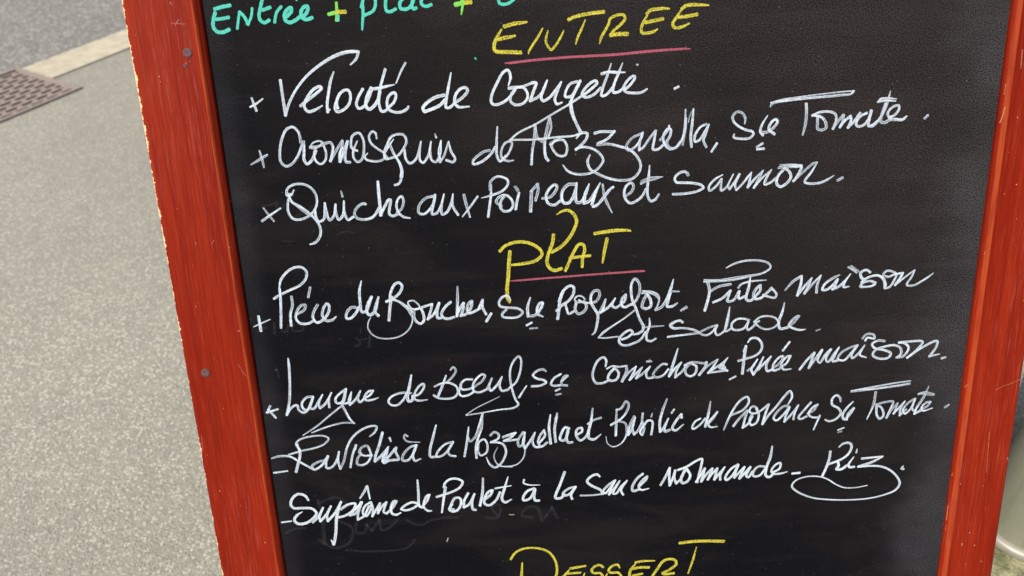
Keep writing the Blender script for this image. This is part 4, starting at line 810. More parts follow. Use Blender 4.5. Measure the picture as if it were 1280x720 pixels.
'raviolis': '''
w -216.8,-159.3,2.28 -204.9,-158.0,1.75
w -216.9,-145.0,1.92 -210.5,-143.4,2.44 -201.0,-144.2,2.44 -192.9,-149.9,2.44 -182.4,-157.4,2.45
w -192.6,-132.9,2.08 -194.3,-132.4,2.08 -191.2,-128.7,2.08 -181.3,-125.8,2.07 -169.1,-125.9,2.08 -165.5,-128.5,2.08 -170.0,-133.6,2.08 -179.1,-137.0,2.08 -190.7,-139.3,2.09 -201.6,-142.2,2.09
w -193.9,-133.3,2.95 -191.9,-138.3,2.95 -192.2,-144.1,2.96 -194.9,-151.8,2.97 -197.4,-159.1,2.98
w -170.0,-149.2,2.62 -176.3,-150.3,2.62 -182.9,-154.4,2.62 -181.5,-157.9,2.63 -175.0,-154.8,2.63 -167.8,-145.4,2.62 -170.3,-152.1,2.62 -170.0,-157.0,2.63 -165.5,-156.3,2.63 -160.4,-149.7,2.62 -157.7,-141.5,1.92 -159.5,-149.7,2.62 -158.2,-158.1,2.63
w -158.2,-158.1,2.45 -154.4,-151.0,2.45 -150.4,-138.5,2.44 -145.1,-129.1,2.43 -136.5,-121.9,2.42 -127.5,-118.5,2.42 -122.8,-119.2,2.42 -125.0,-124.4,2.42 -129.8,-128.4,1.39
w -142.3,-136.0,2.43 -146.3,-145.5,2.44 -149.3,-157.1,2.45
w -142.3,-136.0,2.61 -143.6,-139.8,2.61
w -130.6,-141.4,2.44 -132.8,-137.0,2.43 -138.2,-139.1,2.44 -140.0,-143.9,2.44 -136.3,-146.5,2.44 -129.3,-146.4,2.44
w -138.3,-144.0,2.44 -142.4,-149.6,2.45 -142.9,-154.5,2.45 -139.0,-155.7,2.45 -133.5,-153.0,2.45 -130.2,-146.3,2.44 -131.3,-139.5,2.44
w -118.2,-125.2,2.94 -121.8,-136.1,2.96 -126.4,-147.5,2.97 -127.2,-152.4,2.98 -122.5,-148.7,2.97 -114.6,-139.4,1.74 -120.0,-149.8,2.97 -119.5,-154.2,2.98 -114.9,-152.0,2.98
w -112.3,-130.3,2.08 -111.7,-133.7,2.08
w -117.5,-151.9,2.45 -120.7,-152.7,2.45 -117.2,-148.0,2.45 -114.2,-138.9,1.74
w -119.9,-153.7,2.80 -113.6,-147.2,2.80 -107.7,-140.2,2.79 -108.5,-143.6,2.79 -106.5,-151.5,2.80 -110.5,-151.8,2.80 -117.6,-152.4,2.80
w -112.6,-130.6,2.08 -111.7,-133.5,2.08
w -96.8,-129.6,2.08 -98.8,-128.1,2.08 -99.9,-130.9,2.08 -97.6,-134.4,2.09 -86.4,-136.0,0.87
w -90.1,-138.7,2.61 -95.5,-140.3,2.61 -102.2,-147.8,2.62 -103.1,-152.6,2.63 -98.3,-152.9,2.63 -92.4,-145.4,2.62 -89.7,-138.7,2.61 -93.5,-148.2,2.62 -92.2,-153.7,2.63 -86.9,-152.0,1.58
w -71.3,-120.4,1.73 -74.7,-131.7,2.78 -78.3,-144.1,2.79 -78.3,-150.5,2.80 -73.5,-150.7,2.80
w -57.6,-136.9,2.44 -64.8,-139.0,2.44 -72.4,-147.4,2.45 -72.6,-150.8,2.45 -67.3,-149.6,2.45 -61.6,-144.0,2.45 -57.7,-137.4,2.44 -62.6,-145.9,2.45 -61.1,-149.9,2.45 -56.4,-151.1,2.45
w -43.3,-123.7,1.56 -44.7,-133.3,2.44 -46.6,-142.8,2.45 -48.5,-151.5,2.45
w -44.7,-132.3,2.43 -42.8,-137.2,2.44 -38.2,-133.6,2.44 -34.1,-123.3,2.43 -30.5,-112.0,2.41
w -30.5,-112.0,1.55 -32.0,-124.3,2.60 -35.7,-134.7,2.61 -38.0,-144.3,2.62 -38.1,-153.5,2.63
w -36.3,-146.3,2.27 -35.0,-138.6,2.27 -30.5,-135.9,2.26 -28.1,-139.9,2.27 -29.0,-148.6,2.28 -34.0,-151.3,2.28 -36.0,-148.3,2.28
w -24.6,-132.4,2.44 -21.4,-129.6,2.43 -17.6,-131.8,2.44 -18.2,-135.6,2.44 -24.5,-139.1,2.44 -19.3,-139.4,2.44 -14.2,-141.6,2.45 -11.9,-148.5,2.45 -13.9,-155.3,2.46 -17.7,-161.0,2.47 -22.3,-163.7,2.47 -26.5,-160.5,2.46 -29.3,-153.5,1.05
w -19.1,-144.3,0.87 -22.6,-151.9,1.40 -21.2,-158.8,1.41 -17.8,-162.4,1.41 -7.3,-164.0,1.41
w -13.8,-134.4,2.44 -5.9,-132.8,2.44
w -13.8,-134.8,2.44 -8.5,-132.7,2.44 -2.8,-131.1,2.44 -6.9,-135.2,2.44 -13.1,-138.3,2.44 -6.1,-138.1,2.44 -0.9,-137.4,2.44
w -17.8,-162.7,1.41 -10.8,-163.3,1.41 -2.8,-161.7,1.41 2.8,-156.1,1.41 4.8,-149.4,1.40 4.6,-143.5,1.92
w 3.8,-130.9,2.61 -0.9,-138.4,2.62 -0.3,-144.2,2.62 3.3,-142.5,2.62 5.5,-131.0,1.57 3.3,-141.5,2.62 4.9,-146.5,2.63 9.5,-139.9,2.62 14.2,-131.5,1.57 11.7,-140.0,2.62 13.7,-145.4,2.63 19.9,-145.3,2.63 24.4,-141.6,2.62
w 18.2,-141.3,2.45 22.8,-134.8,2.44 22.1,-129.9,2.44 18.5,-134.6,2.44 16.5,-141.2,2.45 18.1,-145.2,2.45
w 28.0,-115.5,1.56 26.5,-127.3,2.95 27.4,-142.8,2.97
w 33.9,-114.3,1.56 33.3,-118.1,2.77 31.3,-128.5,2.78 31.8,-141.5,2.80
w 31.6,-119.4,1.39 33.8,-116.2,1.38
w 43.9,-129.1,2.78 40.5,-128.0,2.78 36.8,-134.5,2.79 35.8,-139.3,2.80 39.3,-140.5,2.80 42.9,-132.9,2.79 43.0,-129.1,2.78 41.5,-138.6,2.79 42.7,-142.6,2.80 46.2,-142.7,2.80
w 51.6,-135.3,2.62 55.2,-132.6,2.61 54.8,-129.2,2.61 50.9,-130.4,2.61 49.9,-136.2,2.62 53.3,-141.2,2.62 58.6,-137.6,2.62 62.2,-127.2,2.61
w 64.6,-111.2,1.73 63.2,-122.5,2.95 60.8,-133.8,2.96 61.2,-139.6,2.97 65.5,-140.8,2.97 71.5,-136.3,1.22
w 60.5,-125.7,2.43 65.8,-122.1,2.43 71.7,-120.5,2.43
w 85.4,-113.6,1.73 84.9,-124.5,2.78 84.4,-137.9,2.80
w 85.4,-113.6,2.42 89.3,-112.4,2.42 93.6,-106.0,2.41 95.8,-109.0,2.42 93.6,-116.4,2.43 88.4,-122.8,2.43 80.5,-127.6,2.44
w 80.9,-127.2,2.26 86.6,-124.6,2.26 92.7,-126.8,2.26 94.0,-132.6,2.27 93.5,-138.4,2.27 89.1,-145.9,1.40 82.1,-148.7,1.23 77.3,-145.3,1.05 75.9,-138.5,0.70
w 100.5,-120.6,2.60 97.0,-128.0,2.61 95.3,-134.6,2.62 95.3,-138.0,2.62 98.8,-131.9,2.62 101.4,-121.6,1.74 98.8,-131.9,2.62 100.5,-137.8,2.62 104.0,-134.1,2.62 107.5,-126.6,2.61
w 107.9,-118.1,2.43 107.5,-125.7,2.44 109.2,-132.5,2.44 107.5,-138.6,2.45 105.8,-136.1,2.45 108.4,-130.5,2.44 112.7,-125.0,2.44 116.2,-126.1,2.44 116.2,-132.8,2.44 115.4,-138.5,2.45
w 116.1,-118.5,1.21 115.3,-121.8,1.91
w 128.8,-105.5,1.73 124.8,-117.0,2.95 122.7,-127.4,2.96 123.2,-136.1,2.97 126.7,-132.4,2.97 130.1,-124.0,1.74 126.7,-132.4,2.97 127.6,-136.3,2.97 131.5,-135.0,2.97
w 133.0,-118.9,2.08 135.0,-115.7,2.08
w 141.8,-123.6,2.78 141.3,-120.7,2.78 137.1,-126.2,2.79 133.7,-133.7,2.79 136.3,-135.8,2.80 143.4,-130.4,1.40
w 157.9,-125.4,2.26 153.6,-128.0,2.27 151.1,-133.6,2.27 152.0,-135.1,2.27 158.1,-131.1,2.27 162.3,-125.6,2.26
w 166.4,-109.7,1.38 164.8,-121.0,2.96 162.5,-133.2,2.97
w 162.5,-133.2,2.27 169.2,-125.9,2.26 172.5,-119.9,2.26 169.2,-124.0,2.26 165.0,-130.5,2.27 166.8,-134.0,2.27 173.0,-133.8,1.22
w 178.7,-137.2,1.58 182.3,-127.6,2.44 186.4,-118.3,2.43 192.1,-110.1,2.42 198.0,-107.1,2.42 199.5,-111.4,2.43 195.0,-118.7,2.43 184.8,-123.4,2.44
w 187.1,-134.0,2.62 191.9,-127.1,2.62 198.6,-119.8,2.61 196.7,-127.3,2.62 195.3,-135.9,2.63 199.9,-132.3,2.62 203.1,-125.8,2.61
w 208.2,-123.2,2.26 206.3,-117.4,2.26 202.3,-116.2,2.26 200.3,-120.9,2.26 203.9,-122.9,2.26 209.0,-121.3,2.26 216.5,-115.1,2.26
w 203.0,-122.9,2.44 200.7,-129.4,2.44 202.6,-133.9,2.45 206.9,-131.7,2.45 208.7,-124.1,2.44 206.3,-118.3,2.43
w 216.7,-114.9,2.60 214.3,-123.5,2.61 212.2,-133.4,2.62 217.1,-125.5,2.62 223.6,-117.3,2.61 230.0,-108.2,2.60 234.5,-103.6,2.59 236.5,-108.5,2.60 233.5,-115.9,1.56
w 234.9,-118.3,2.43 230.5,-117.2,2.43 224.7,-122.1,2.44 221.6,-128.6,2.44 224.3,-130.6,2.45 229.3,-126.1,2.44 234.9,-118.8,2.44 231.9,-127.2,2.44 231.3,-132.0,2.45 236.2,-126.5,2.44 242.6,-116.8,1.56 239.6,-124.7,2.44 239.1,-130.0,2.45
w 253.3,-115.0,2.43 248.1,-121.4,2.44 243.3,-128.7,2.45 245.2,-130.3,2.45 250.3,-128.1,2.45
w 251.0,-125.3,2.27 256.0,-122.7,2.27 259.1,-117.2,2.26 255.8,-118.9,2.26 251.8,-125.4,2.27 254.7,-128.8,2.27 260.8,-129.6,2.27
w 261.7,-127.8,2.45 257.2,-141.0,1.58
w 279.0,-115.5,1.65 278.1,-111.5,2.47 274.9,-109.1,2.47 271.5,-112.3,2.47 271.9,-117.9,2.48 277.4,-121.6,2.48 279.8,-126.2,2.49 276.0,-131.7,2.49 270.0,-133.4,2.50 266.7,-131.8,1.66
w 289.8,-116.0,1.45 284.6,-121.9,2.69 281.5,-128.5,2.70 283.4,-132.6,2.70 288.2,-127.7,2.70 290.8,-122.2,2.69 286.1,-127.6,2.70 285.4,-132.7,2.70
w 278.7,-142.6,1.88 283.5,-140.6,1.88
w 278.9,-144.7,1.67 281.9,-143.9,1.67
w 287.5,-105.9,1.85 306.7,-102.9,1.85 326.8,-100.1,1.85 337.5,-99.2,1.85
w 287.5,-106.4,2.26 306.8,-104.9,2.26 327.1,-102.9,2.26 337.2,-101.7,2.26
w 308.6,-108.0,2.68 307.6,-119.7,2.69 303.1,-133.3,1.25
w 309.7,-119.8,2.28 317.2,-117.9,2.28 324.4,-117.8,2.28 322.9,-123.9,2.28 320.1,-132.8,2.29
w 310.4,-122.1,2.49 311.6,-130.1,2.49 314.5,-133.4,2.50 317.3,-130.3,2.49 314.5,-122.3,2.49 310.8,-120.4,2.48
w 320.1,-132.8,2.29 324.1,-125.0,2.28 328.7,-119.1,1.45 326.0,-129.1,2.29 330.6,-123.1,2.28 334.7,-117.7,1.45 331.3,-125.4,2.28 331.4,-131.1,2.29 336.5,-125.7,2.28
w 341.8,-116.4,2.27 337.0,-120.1,2.28 333.5,-126.6,2.28 335.9,-129.6,2.29 340.6,-124.7,2.28 343.3,-115.9,2.27 341.6,-124.8,2.28 342.9,-127.1,2.29
w 353.9,-104.7,1.03 350.8,-114.0,2.69 344.8,-126.1,2.70 344.2,-130.0,2.70 349.1,-127.4,2.70
w 345.9,-111.6,2.27 351.4,-110.2,2.27 359.8,-112.3,1.03
w 346.4,-111.0,1.86 353.7,-112.5,1.86 358.9,-113.1,1.86
w 349.0,-126.3,2.28 354.9,-123.2,2.28 357.0,-119.4,2.28 353.5,-119.8,2.28 349.8,-124.1,2.28 351.2,-127.5,2.29 359.2,-125.5,1.25
w 370.1,-125.3,2.28 373.2,-123.0,2.28
''',
'supreme': '''
w -216.2,-209.2,2.15 -207.7,-208.4,1.61
w -190.0,-187.9,2.31 -192.5,-183.3,3.01 -198.5,-181.4,3.01 -204.5,-186.2,3.01 -206.1,-192.2,3.02 -203.8,-195.3,3.02 -195.8,-195.7,3.02 -187.9,-196.7,3.03 -184.4,-201.4,3.03 -188.2,-206.9,3.04 -195.0,-211.1,3.22 -202.2,-211.3,3.22 -204.9,-207.5,3.04 -202.0,-202.6,3.03 -196.7,-199.3,0.89
w -188.6,-210.5,2.86 -183.5,-205.6,2.86 -177.9,-196.2,2.14 -182.2,-205.7,2.86 -181.7,-209.8,2.86 -176.1,-203.9,2.86 -170.7,-195.0,2.14 -175.4,-205.0,2.86 -175.0,-210.1,2.86 -167.9,-202.3,2.86 -161.3,-191.5,2.84
w -161.3,-191.0,2.13 -165.0,-200.4,3.21 -167.2,-208.5,3.22 -169.0,-220.8,3.24 -170.8,-229.0,3.25 -172.4,-234.2,3.25 -174.1,-229.9,1.26
w -162.1,-198.5,2.85 -155.4,-194.3,2.85 -149.0,-193.6,2.85 -150.5,-199.1,2.85 -158.3,-204.9,2.86 -166.6,-207.0,2.86
w -143.5,-192.4,2.67 -149.1,-203.3,2.68 -154.7,-205.1,2.68 -143.6,-193.4,2.67
w -142.7,-192.4,2.49 -147.4,-204.4,2.50 -148.0,-210.0,2.51 -142.3,-206.7,2.51 -136.8,-196.8,2.50
w -135.1,-192.8,2.49 -140.4,-196.6,2.49 -142.9,-203.6,2.50 -140.5,-206.8,2.51 -135.3,-199.9,2.50 -134.6,-192.9,2.49 -133.5,-200.0,2.50 -134.7,-207.1,2.51 -131.0,-201.2,2.50 -126.7,-194.3,2.49 -129.5,-204.3,2.50 -125.2,-197.4,2.50 -120.9,-193.6,2.49 -124.0,-203.6,2.50 -121.4,-204.8,2.50
w -121.4,-204.8,2.86 -115.5,-198.9,2.86 -111.9,-193.0,2.85 -114.1,-192.9,2.85 -117.3,-198.9,2.86 -116.9,-205.0,2.86 -113.5,-206.7,2.86 -109.0,-204.9,1.61
w -143.9,-188.3,1.95 -139.9,-182.5,2.66 -136.5,-176.6,2.65 -135.2,-189.3,1.78
w -93.8,-196.0,2.68 -98.1,-194.8,2.67 -105.6,-198.4,2.68 -108.1,-201.4,2.68 -104.2,-202.6,2.68 -97.7,-200.9,2.68 -92.1,-197.1,2.68
w -91.5,-173.0,1.94 -91.6,-185.0,2.84 -91.8,-199.2,2.86 -89.6,-200.3,2.86
w -89.6,-199.8,2.50 -84.7,-194.5,2.50 -82.0,-188.0,2.49 -84.3,-188.9,2.49 -87.4,-195.3,2.50 -87.8,-200.4,2.50 -84.5,-204.1,2.51 -81.4,-204.3,1.61
w -68.6,-181.2,2.66 -67.4,-177.2,2.66 -62.7,-173.5,2.65 -56.5,-173.3,2.65 -51.8,-176.6,2.66 -54.4,-181.9,2.66 -60.8,-185.6,2.67 -75.5,-190.4,2.67
w -67.2,-181.3,3.02 -69.2,-190.2,3.03 -72.1,-206.3,1.97
w -61.6,-203.8,2.86 -64.3,-203.7,2.86 -59.5,-192.7,2.85 -55.1,-193.0,2.85 -54.6,-199.1,2.86 -58.5,-205.0,2.87 -63.1,-205.8,2.87 -65.2,-203.6,2.86 -62.6,-198.7,2.86
w -47.6,-188.3,2.85 -51.7,-196.2,2.86 -52.1,-202.3,2.86 -47.4,-199.5,2.86 -41.9,-189.1,2.14 -44.6,-197.6,2.86 -44.1,-204.7,2.87 -41.9,-205.4,2.87
w -33.5,-174.0,1.95 -34.7,-188.0,3.03 -37.6,-201.0,3.04
w -32.8,-195.2,2.86 -27.2,-190.4,2.85 -25.7,-186.4,2.85 -28.8,-187.3,2.85 -32.7,-193.1,2.85 -33.5,-199.2,2.86 -29.6,-201.4,2.86 -23.1,-196.7,2.86 -19.1,-188.8,2.85
w -11.3,-173.7,1.24 -14.9,-185.0,3.02 -17.7,-195.9,3.04 -15.1,-199.1,3.04 -9.2,-196.4,1.43
w -22.9,-184.6,2.31 -9.0,-182.6,1.24
w 2.8,-177.4,2.31 2.2,-180.4,1.78 7.0,-182.6,1.78 16.6,-183.2,0.89
w 11.3,-186.4,2.85 5.0,-189.0,2.85 1.1,-195.9,2.86 2.0,-198.0,2.86 7.4,-196.2,2.86 12.2,-187.4,2.85 11.1,-194.4,2.86 11.8,-198.5,2.86 15.2,-198.9,2.86
w 38.9,-171.6,3.01 34.6,-183.6,3.02 30.2,-196.9,3.04 35.1,-197.2,3.04 37.9,-193.8,3.04
w 47.9,-186.8,2.67 42.5,-188.0,2.67 37.0,-192.7,2.68 37.9,-194.8,2.68 42.4,-194.0,2.68 48.3,-186.8,2.67 44.1,-195.1,2.68 45.0,-198.7,2.69
w 69.9,-177.4,2.13 67.7,-175.3,2.84 62.3,-177.0,2.84 58.7,-181.8,2.85 62.2,-186.0,2.85 71.0,-191.5,2.86 71.9,-194.1,2.86
w 72.8,-195.1,1.97 62.0,-195.9,1.97 52.6,-195.6,1.97
w 83.6,-182.1,2.49 78.2,-185.8,2.50 72.8,-192.6,2.50 74.6,-194.7,2.50 80.0,-187.9,2.50 83.6,-182.1,2.49 79.1,-191.9,2.50 78.1,-195.9,2.51 82.7,-190.1,2.50 87.6,-182.8,1.78 81.7,-195.1,2.51 84.4,-195.2,2.51 88.9,-188.4,2.50 94.3,-182.7,1.60 88.9,-192.4,2.50 90.7,-196.6,2.51
w 108.1,-176.9,2.84 103.2,-181.1,2.85 98.7,-189.9,2.86 99.6,-193.5,2.86 105.0,-192.2,2.86
w 105.9,-188.3,2.50 111.2,-182.5,2.49 112.1,-179.6,2.49 108.5,-182.4,2.49 104.5,-189.2,2.50 106.8,-192.8,2.50 113.5,-191.7,1.25
w 124.2,-188.7,2.68 128.1,-181.4,2.67 132.0,-172.2,2.66 131.7,-180.6,2.67 132.2,-189.6,2.68 135.2,-181.8,2.67 136.9,-174.9,2.67 136.1,-181.8,2.67 138.0,-187.9,2.68 142.4,-183.1,2.67 144.9,-175.3,2.67
w 139.6,-174.5,2.66 146.6,-171.9,2.66 154.5,-166.9,2.66 160.2,-164.7,2.66 159.9,-171.1,2.66 158.3,-179.0,2.67 156.7,-187.4,2.68
w 146.7,-173.9,2.84 142.4,-182.1,2.85 143.4,-187.7,2.86 147.8,-186.4,2.86 150.4,-180.6,2.85 147.6,-174.4,2.84
w 155.8,-187.4,2.68 159.3,-181.0,2.67 163.1,-174.3,2.67 160.3,-187.1,2.68 164.6,-180.3,2.67 169.8,-174.6,2.67 166.1,-185.4,2.68 169.9,-179.6,2.67 174.2,-174.8,2.67 171.9,-185.7,2.68 175.3,-180.9,2.67 180.8,-173.7,1.78 177.1,-182.0,2.68 177.2,-186.0,2.68
w 192.3,-171.8,2.66 186.7,-175.5,2.67 181.6,-184.2,2.68 182.6,-186.7,2.68 187.8,-182.5,2.68 192.7,-172.3,2.67 190.4,-179.6,2.67 189.7,-184.6,2.68 193.9,-179.8,2.67 198.2,-174.6,2.67 194.2,-185.8,2.68 198.4,-181.1,2.68 203.5,-174.9,2.67 200.3,-183.2,2.68 202.1,-184.8,2.68 205.5,-179.4,2.67
w 216.8,-175.1,2.49 210.6,-174.7,2.49 206.4,-179.5,2.50 206.6,-184.0,2.50 211.9,-183.8,2.50 216.9,-177.0,2.49
w 221.9,-155.6,1.94 220.8,-165.4,3.01 217.8,-176.1,3.03 217.7,-184.1,3.04 220.9,-185.7,3.04 224.3,-182.4,3.04
w 223.4,-181.4,2.50 229.4,-177.7,2.50 230.0,-172.3,2.49 226.5,-173.1,2.49 222.4,-179.3,2.50 224.3,-182.4,2.50 230.5,-182.7,2.50 236.5,-181.2,1.25
w 241.3,-183.3,2.68 247.5,-182.8,2.68
w 273.5,-163.2,2.84 273.2,-169.1,2.84 271.2,-177.9,2.85 268.2,-186.7,2.86
w 280.9,-159.1,1.59 284.6,-155.9,2.65 289.9,-155.7,2.65 291.9,-159.2,2.66 289.8,-166.0,2.66 284.0,-171.1,2.67 271.9,-175.9,2.67
w 280.6,-172.9,3.03 281.8,-177.4,3.03 280.3,-180.8,3.04 284.7,-181.0,3.04 288.9,-177.8,3.03
w 294.5,-169.7,1.60 290.6,-176.9,2.85 291.7,-179.4,2.86 295.5,-179.3,2.86
w 297.0,-161.9,1.06 296.6,-165.2,2.13
w 302.2,-171.5,2.67 320.3,-170.3,1.96
w 319.8,-170.7,1.96 311.0,-175.5,3.03 299.7,-179.3,3.04
w 299.7,-179.5,2.32 310.4,-179.1,2.32 320.3,-180.4,2.32 328.7,-184.8,2.33 335.6,-192.2,2.34 338.0,-198.3,2.70 335.0,-204.3,2.35 325.5,-208.8,1.81 312.3,-211.7,1.63 294.3,-212.5,1.63 276.2,-211.3,1.63 260.7,-208.5,1.81 246.8,-201.7,2.16 241.5,-195.8,2.16 244.4,-190.5,1.79 254.0,-186.9,1.61 265.6,-187.5,1.61 272.9,-190.4,1.61 281.4,-196.4,1.44 288.9,-199.8,1.44 297.9,-200.3,1.26 308.9,-198.6,1.08
w 339.5,-180.9,1.61 338.4,-183.3,3.04 340.2,-183.9,2.15
''',
'dessert': '''
y -12.6,-258.6,2.75 -8.5,-252.5,2.74 -1.9,-248.6,2.74 6.4,-247.7,2.37 16.4,-249.5,2.74 23.5,-254.2,2.75 27.9,-261.9,2.75 29.5,-270.5,2.76 28.3,-279.1,2.77 24.4,-287.6,2.78 14.9,-293.6,2.79 3.6,-296.3,2.79 -2.9,-295.9,2.79
y -2.3,-263.4,1.84 -3.5,-277.4,3.32 -5.3,-296.9,3.35
y 41.9,-271.4,3.13 48.9,-270.5,3.13 55.5,-269.5,2.40
y 40.5,-273.3,2.03 35.7,-279.5,3.51 31.8,-288.0,3.52 33.5,-293.5,3.53 41.0,-293.9,3.53 49.4,-292.2,3.53
y 37.6,-276.9,2.77 44.1,-276.7,2.77 50.6,-276.5,2.77
y 71.9,-271.7,2.95 69.2,-269.4,2.95 64.6,-270.3,2.95 61.3,-274.9,2.96 63.5,-277.7,2.96 69.1,-278.0,2.96 71.4,-281.4,2.96 68.0,-287.8,2.97 59.6,-289.5,2.97 53.2,-284.8,2.97 54.8,-277.3,1.29
y 87.2,-273.1,2.03 85.3,-269.8,2.95 80.2,-271.1,2.95 77.0,-275.8,2.96 79.3,-278.1,2.96 85.7,-278.4,2.96 88.5,-283.4,2.97 83.8,-289.7,2.97 76.4,-289.3,2.97 73.6,-285.9,2.97 75.6,-278.9,1.30
y 102.2,-268.2,2.95 107.9,-267.2,2.95 119.4,-267.3,1.47
y 101.5,-270.1,2.03 97.3,-276.3,3.33 96.4,-281.7,3.34 98.7,-287.2,3.34 104.3,-288.6,3.35 110.8,-286.8,3.34
y 99.6,-274.8,3.33 106.1,-273.8,3.33 113.9,-274.2,3.33
y 99.6,-282.1,2.78 108.0,-280.7,2.78
y 116.3,-286.0,3.16 121.8,-276.6,3.15 127.3,-268.3,3.14 132.8,-266.2,3.13 138.3,-267.8,3.14 139.3,-272.1,3.14 133.8,-277.2,3.15 126.9,-281.2,3.15 128.4,-282.3,3.15 137.1,-281.7,3.15
y 142.6,-249.7,3.66 155.4,-248.7,3.66 168.2,-249.0,3.66 182.4,-250.0,3.67
y 157.6,-255.0,1.29 154.9,-267.6,2.58 150.6,-282.5,1.67
''',
'erased': '''
k -195.5,77.2,1.58 -189.8,77.9,1.58 -185.7,78.9,1.58
k -183.3,79.2,1.74 -183.4,75.2,1.74 -179.9,74.6,1.74 -177.2,77.3,1.74
k -170.4,67.7,1.11 -162.7,71.8,1.11 -156.0,74.7,1.11
k -182.5,48.3,1.12 -173.7,47.4,1.12
k -137.7,51.9,1.12 -131.1,53.7,1.12 -124.8,52.1,1.12
''',
'erased2': '''
k -213.0,-27.1,1.66 -209.3,-25.1,1.65 -205.9,-24.1,1.65
k -198.6,-22.5,2.15 -199.5,-29.5,2.16
k -193.3,-23.6,1.65 -193.1,-28.1,1.66 -189.0,-28.7,1.66 -187.4,-23.0,1.65
k -182.4,-22.4,1.65 -184.7,-27.6,1.66 -179.8,-28.7,1.66 -175.5,-27.6,1.66 -174.7,-21.0,1.65
k -201.8,-59.9,1.34 -200.9,-69.0,1.35
k -132.3,-37.2,1.67 -130.0,-39.1,1.67 -129.5,-42.7,1.67 -133.0,-44.3,1.67
k -120.3,-34.3,2.00 -122.1,-44.9,2.01
k -127.4,-38.8,1.50 -120.6,-37.8,1.50
k -127.2,-28.6,1.16 -128.1,-33.0,1.16
''',
'erased3': '''
k -213.2,-220.0,2.25 -206.0,-216.5,2.24 -196.9,-216.2,2.24
k -181.4,-189.6,3.11 -179.4,-201.2,3.12 -180.7,-232.2,3.16
k -180.5,-191.0,2.22 -164.4,-186.7,2.22 -156.3,-194.8,2.23 -168.8,-206.9,2.24 -154.2,-218.0,2.25 -158.1,-233.4,2.26 -172.2,-237.9,2.26 -184.9,-229.3,2.26
k -148.4,-205.4,2.24 -150.2,-223.4,2.25 -143.5,-223.7,2.25 -140.5,-216.1,2.25 -136.5,-221.5,2.25
k -136.5,-221.5,2.25 -128.8,-211.6,2.24 -127.5,-222.0,2.25 -120.5,-219.7,2.25 -113.1,-212.4,2.24
k -104.1,-212.9,2.24 -93.3,-218.6,2.25 -81.7,-214.0,2.25 -70.3,-212.1,2.24 -59.0,-212.7,2.25
k -22.9,-212.0,2.25 -27.0,-204.1,2.24 -20.2,-201.9,2.24 -21.9,-214.6,2.25 -32.1,-214.1,2.25
k 8.5,-216.2,2.25 -0.5,-213.2,2.25 4.3,-205.8,2.24 13.3,-206.2,2.24 17.4,-219.3,2.26
k 19.7,-216.8,2.25 26.8,-206.9,2.24 31.0,-217.4,2.25
k -161.2,-241.1,1.81 -138.6,-243.6,1.82 -106.5,-241.4,1.82 -99.0,-233.9,1.81
f -69.7,-236.8,1.13 -68.5,-233.4,1.13
f -11.7,-212.1,0.90 -7.6,-212.3,0.90
''',
}

def catmull(pts, step):
    """centripetal spline through (x, y, w) points"""
    if len(pts) == 1: return pts
    P_ = [tuple(2*a-b for a, b in zip(pts[0], pts[1]))] + pts + [tuple(2*a-b for a, b in zip(pts[-1], pts[-2]))]
    out = []
    def d(a, b): return max(1e-6, math.hypot(a[0]-b[0], a[1]-b[1]))**.5
    for i in range(1, len(P_)-2):
        p0, p1, p2, p3 = P_[i-1:i+3]
        t0 = 0; t1 = d(p0, p1); t2 = t1 + d(p1, p2); t3 = t2 + d(p2, p3)
        n = max(2, int(math.hypot(p1[0]-p2[0], p1[1]-p2[1])/step))
        for k in range(n):
            t = t1 + (t2-t1)*k/n
            def L(a, b, ta, tb): return tuple((tb-t)/(tb-ta)*x + (t-ta)/(tb-ta)*y for x, y in zip(a, b))
            A1 = L(p0, p1, t0, t1); A2 = L(p1, p2, t1, t2); A3 = L(p2, p3, t2, t3)
            B1 = L(A1, A2, t0, t2); B2 = L(A2, A3, t1, t3)
            q = L(B1, B2, t1, t2)
            w = p1[2] + (p2[2]-p1[2])*k/n
            out.append((q[0], q[1], w))
    out.append(pts[-1])
    return out
def turn(a, b, c):
    x1, y1, x2, y2 = b[0]-a[0], b[1]-a[1], c[0]-b[0], c[1]-b[1]
    n = math.hypot(x1, y1)*math.hypot(x2, y2)
    return math.degrees(math.acos(max(-1, min(1, (x1*x2+y1*y2)/n)))) if n > 1e-9 else 0
WSC = .90
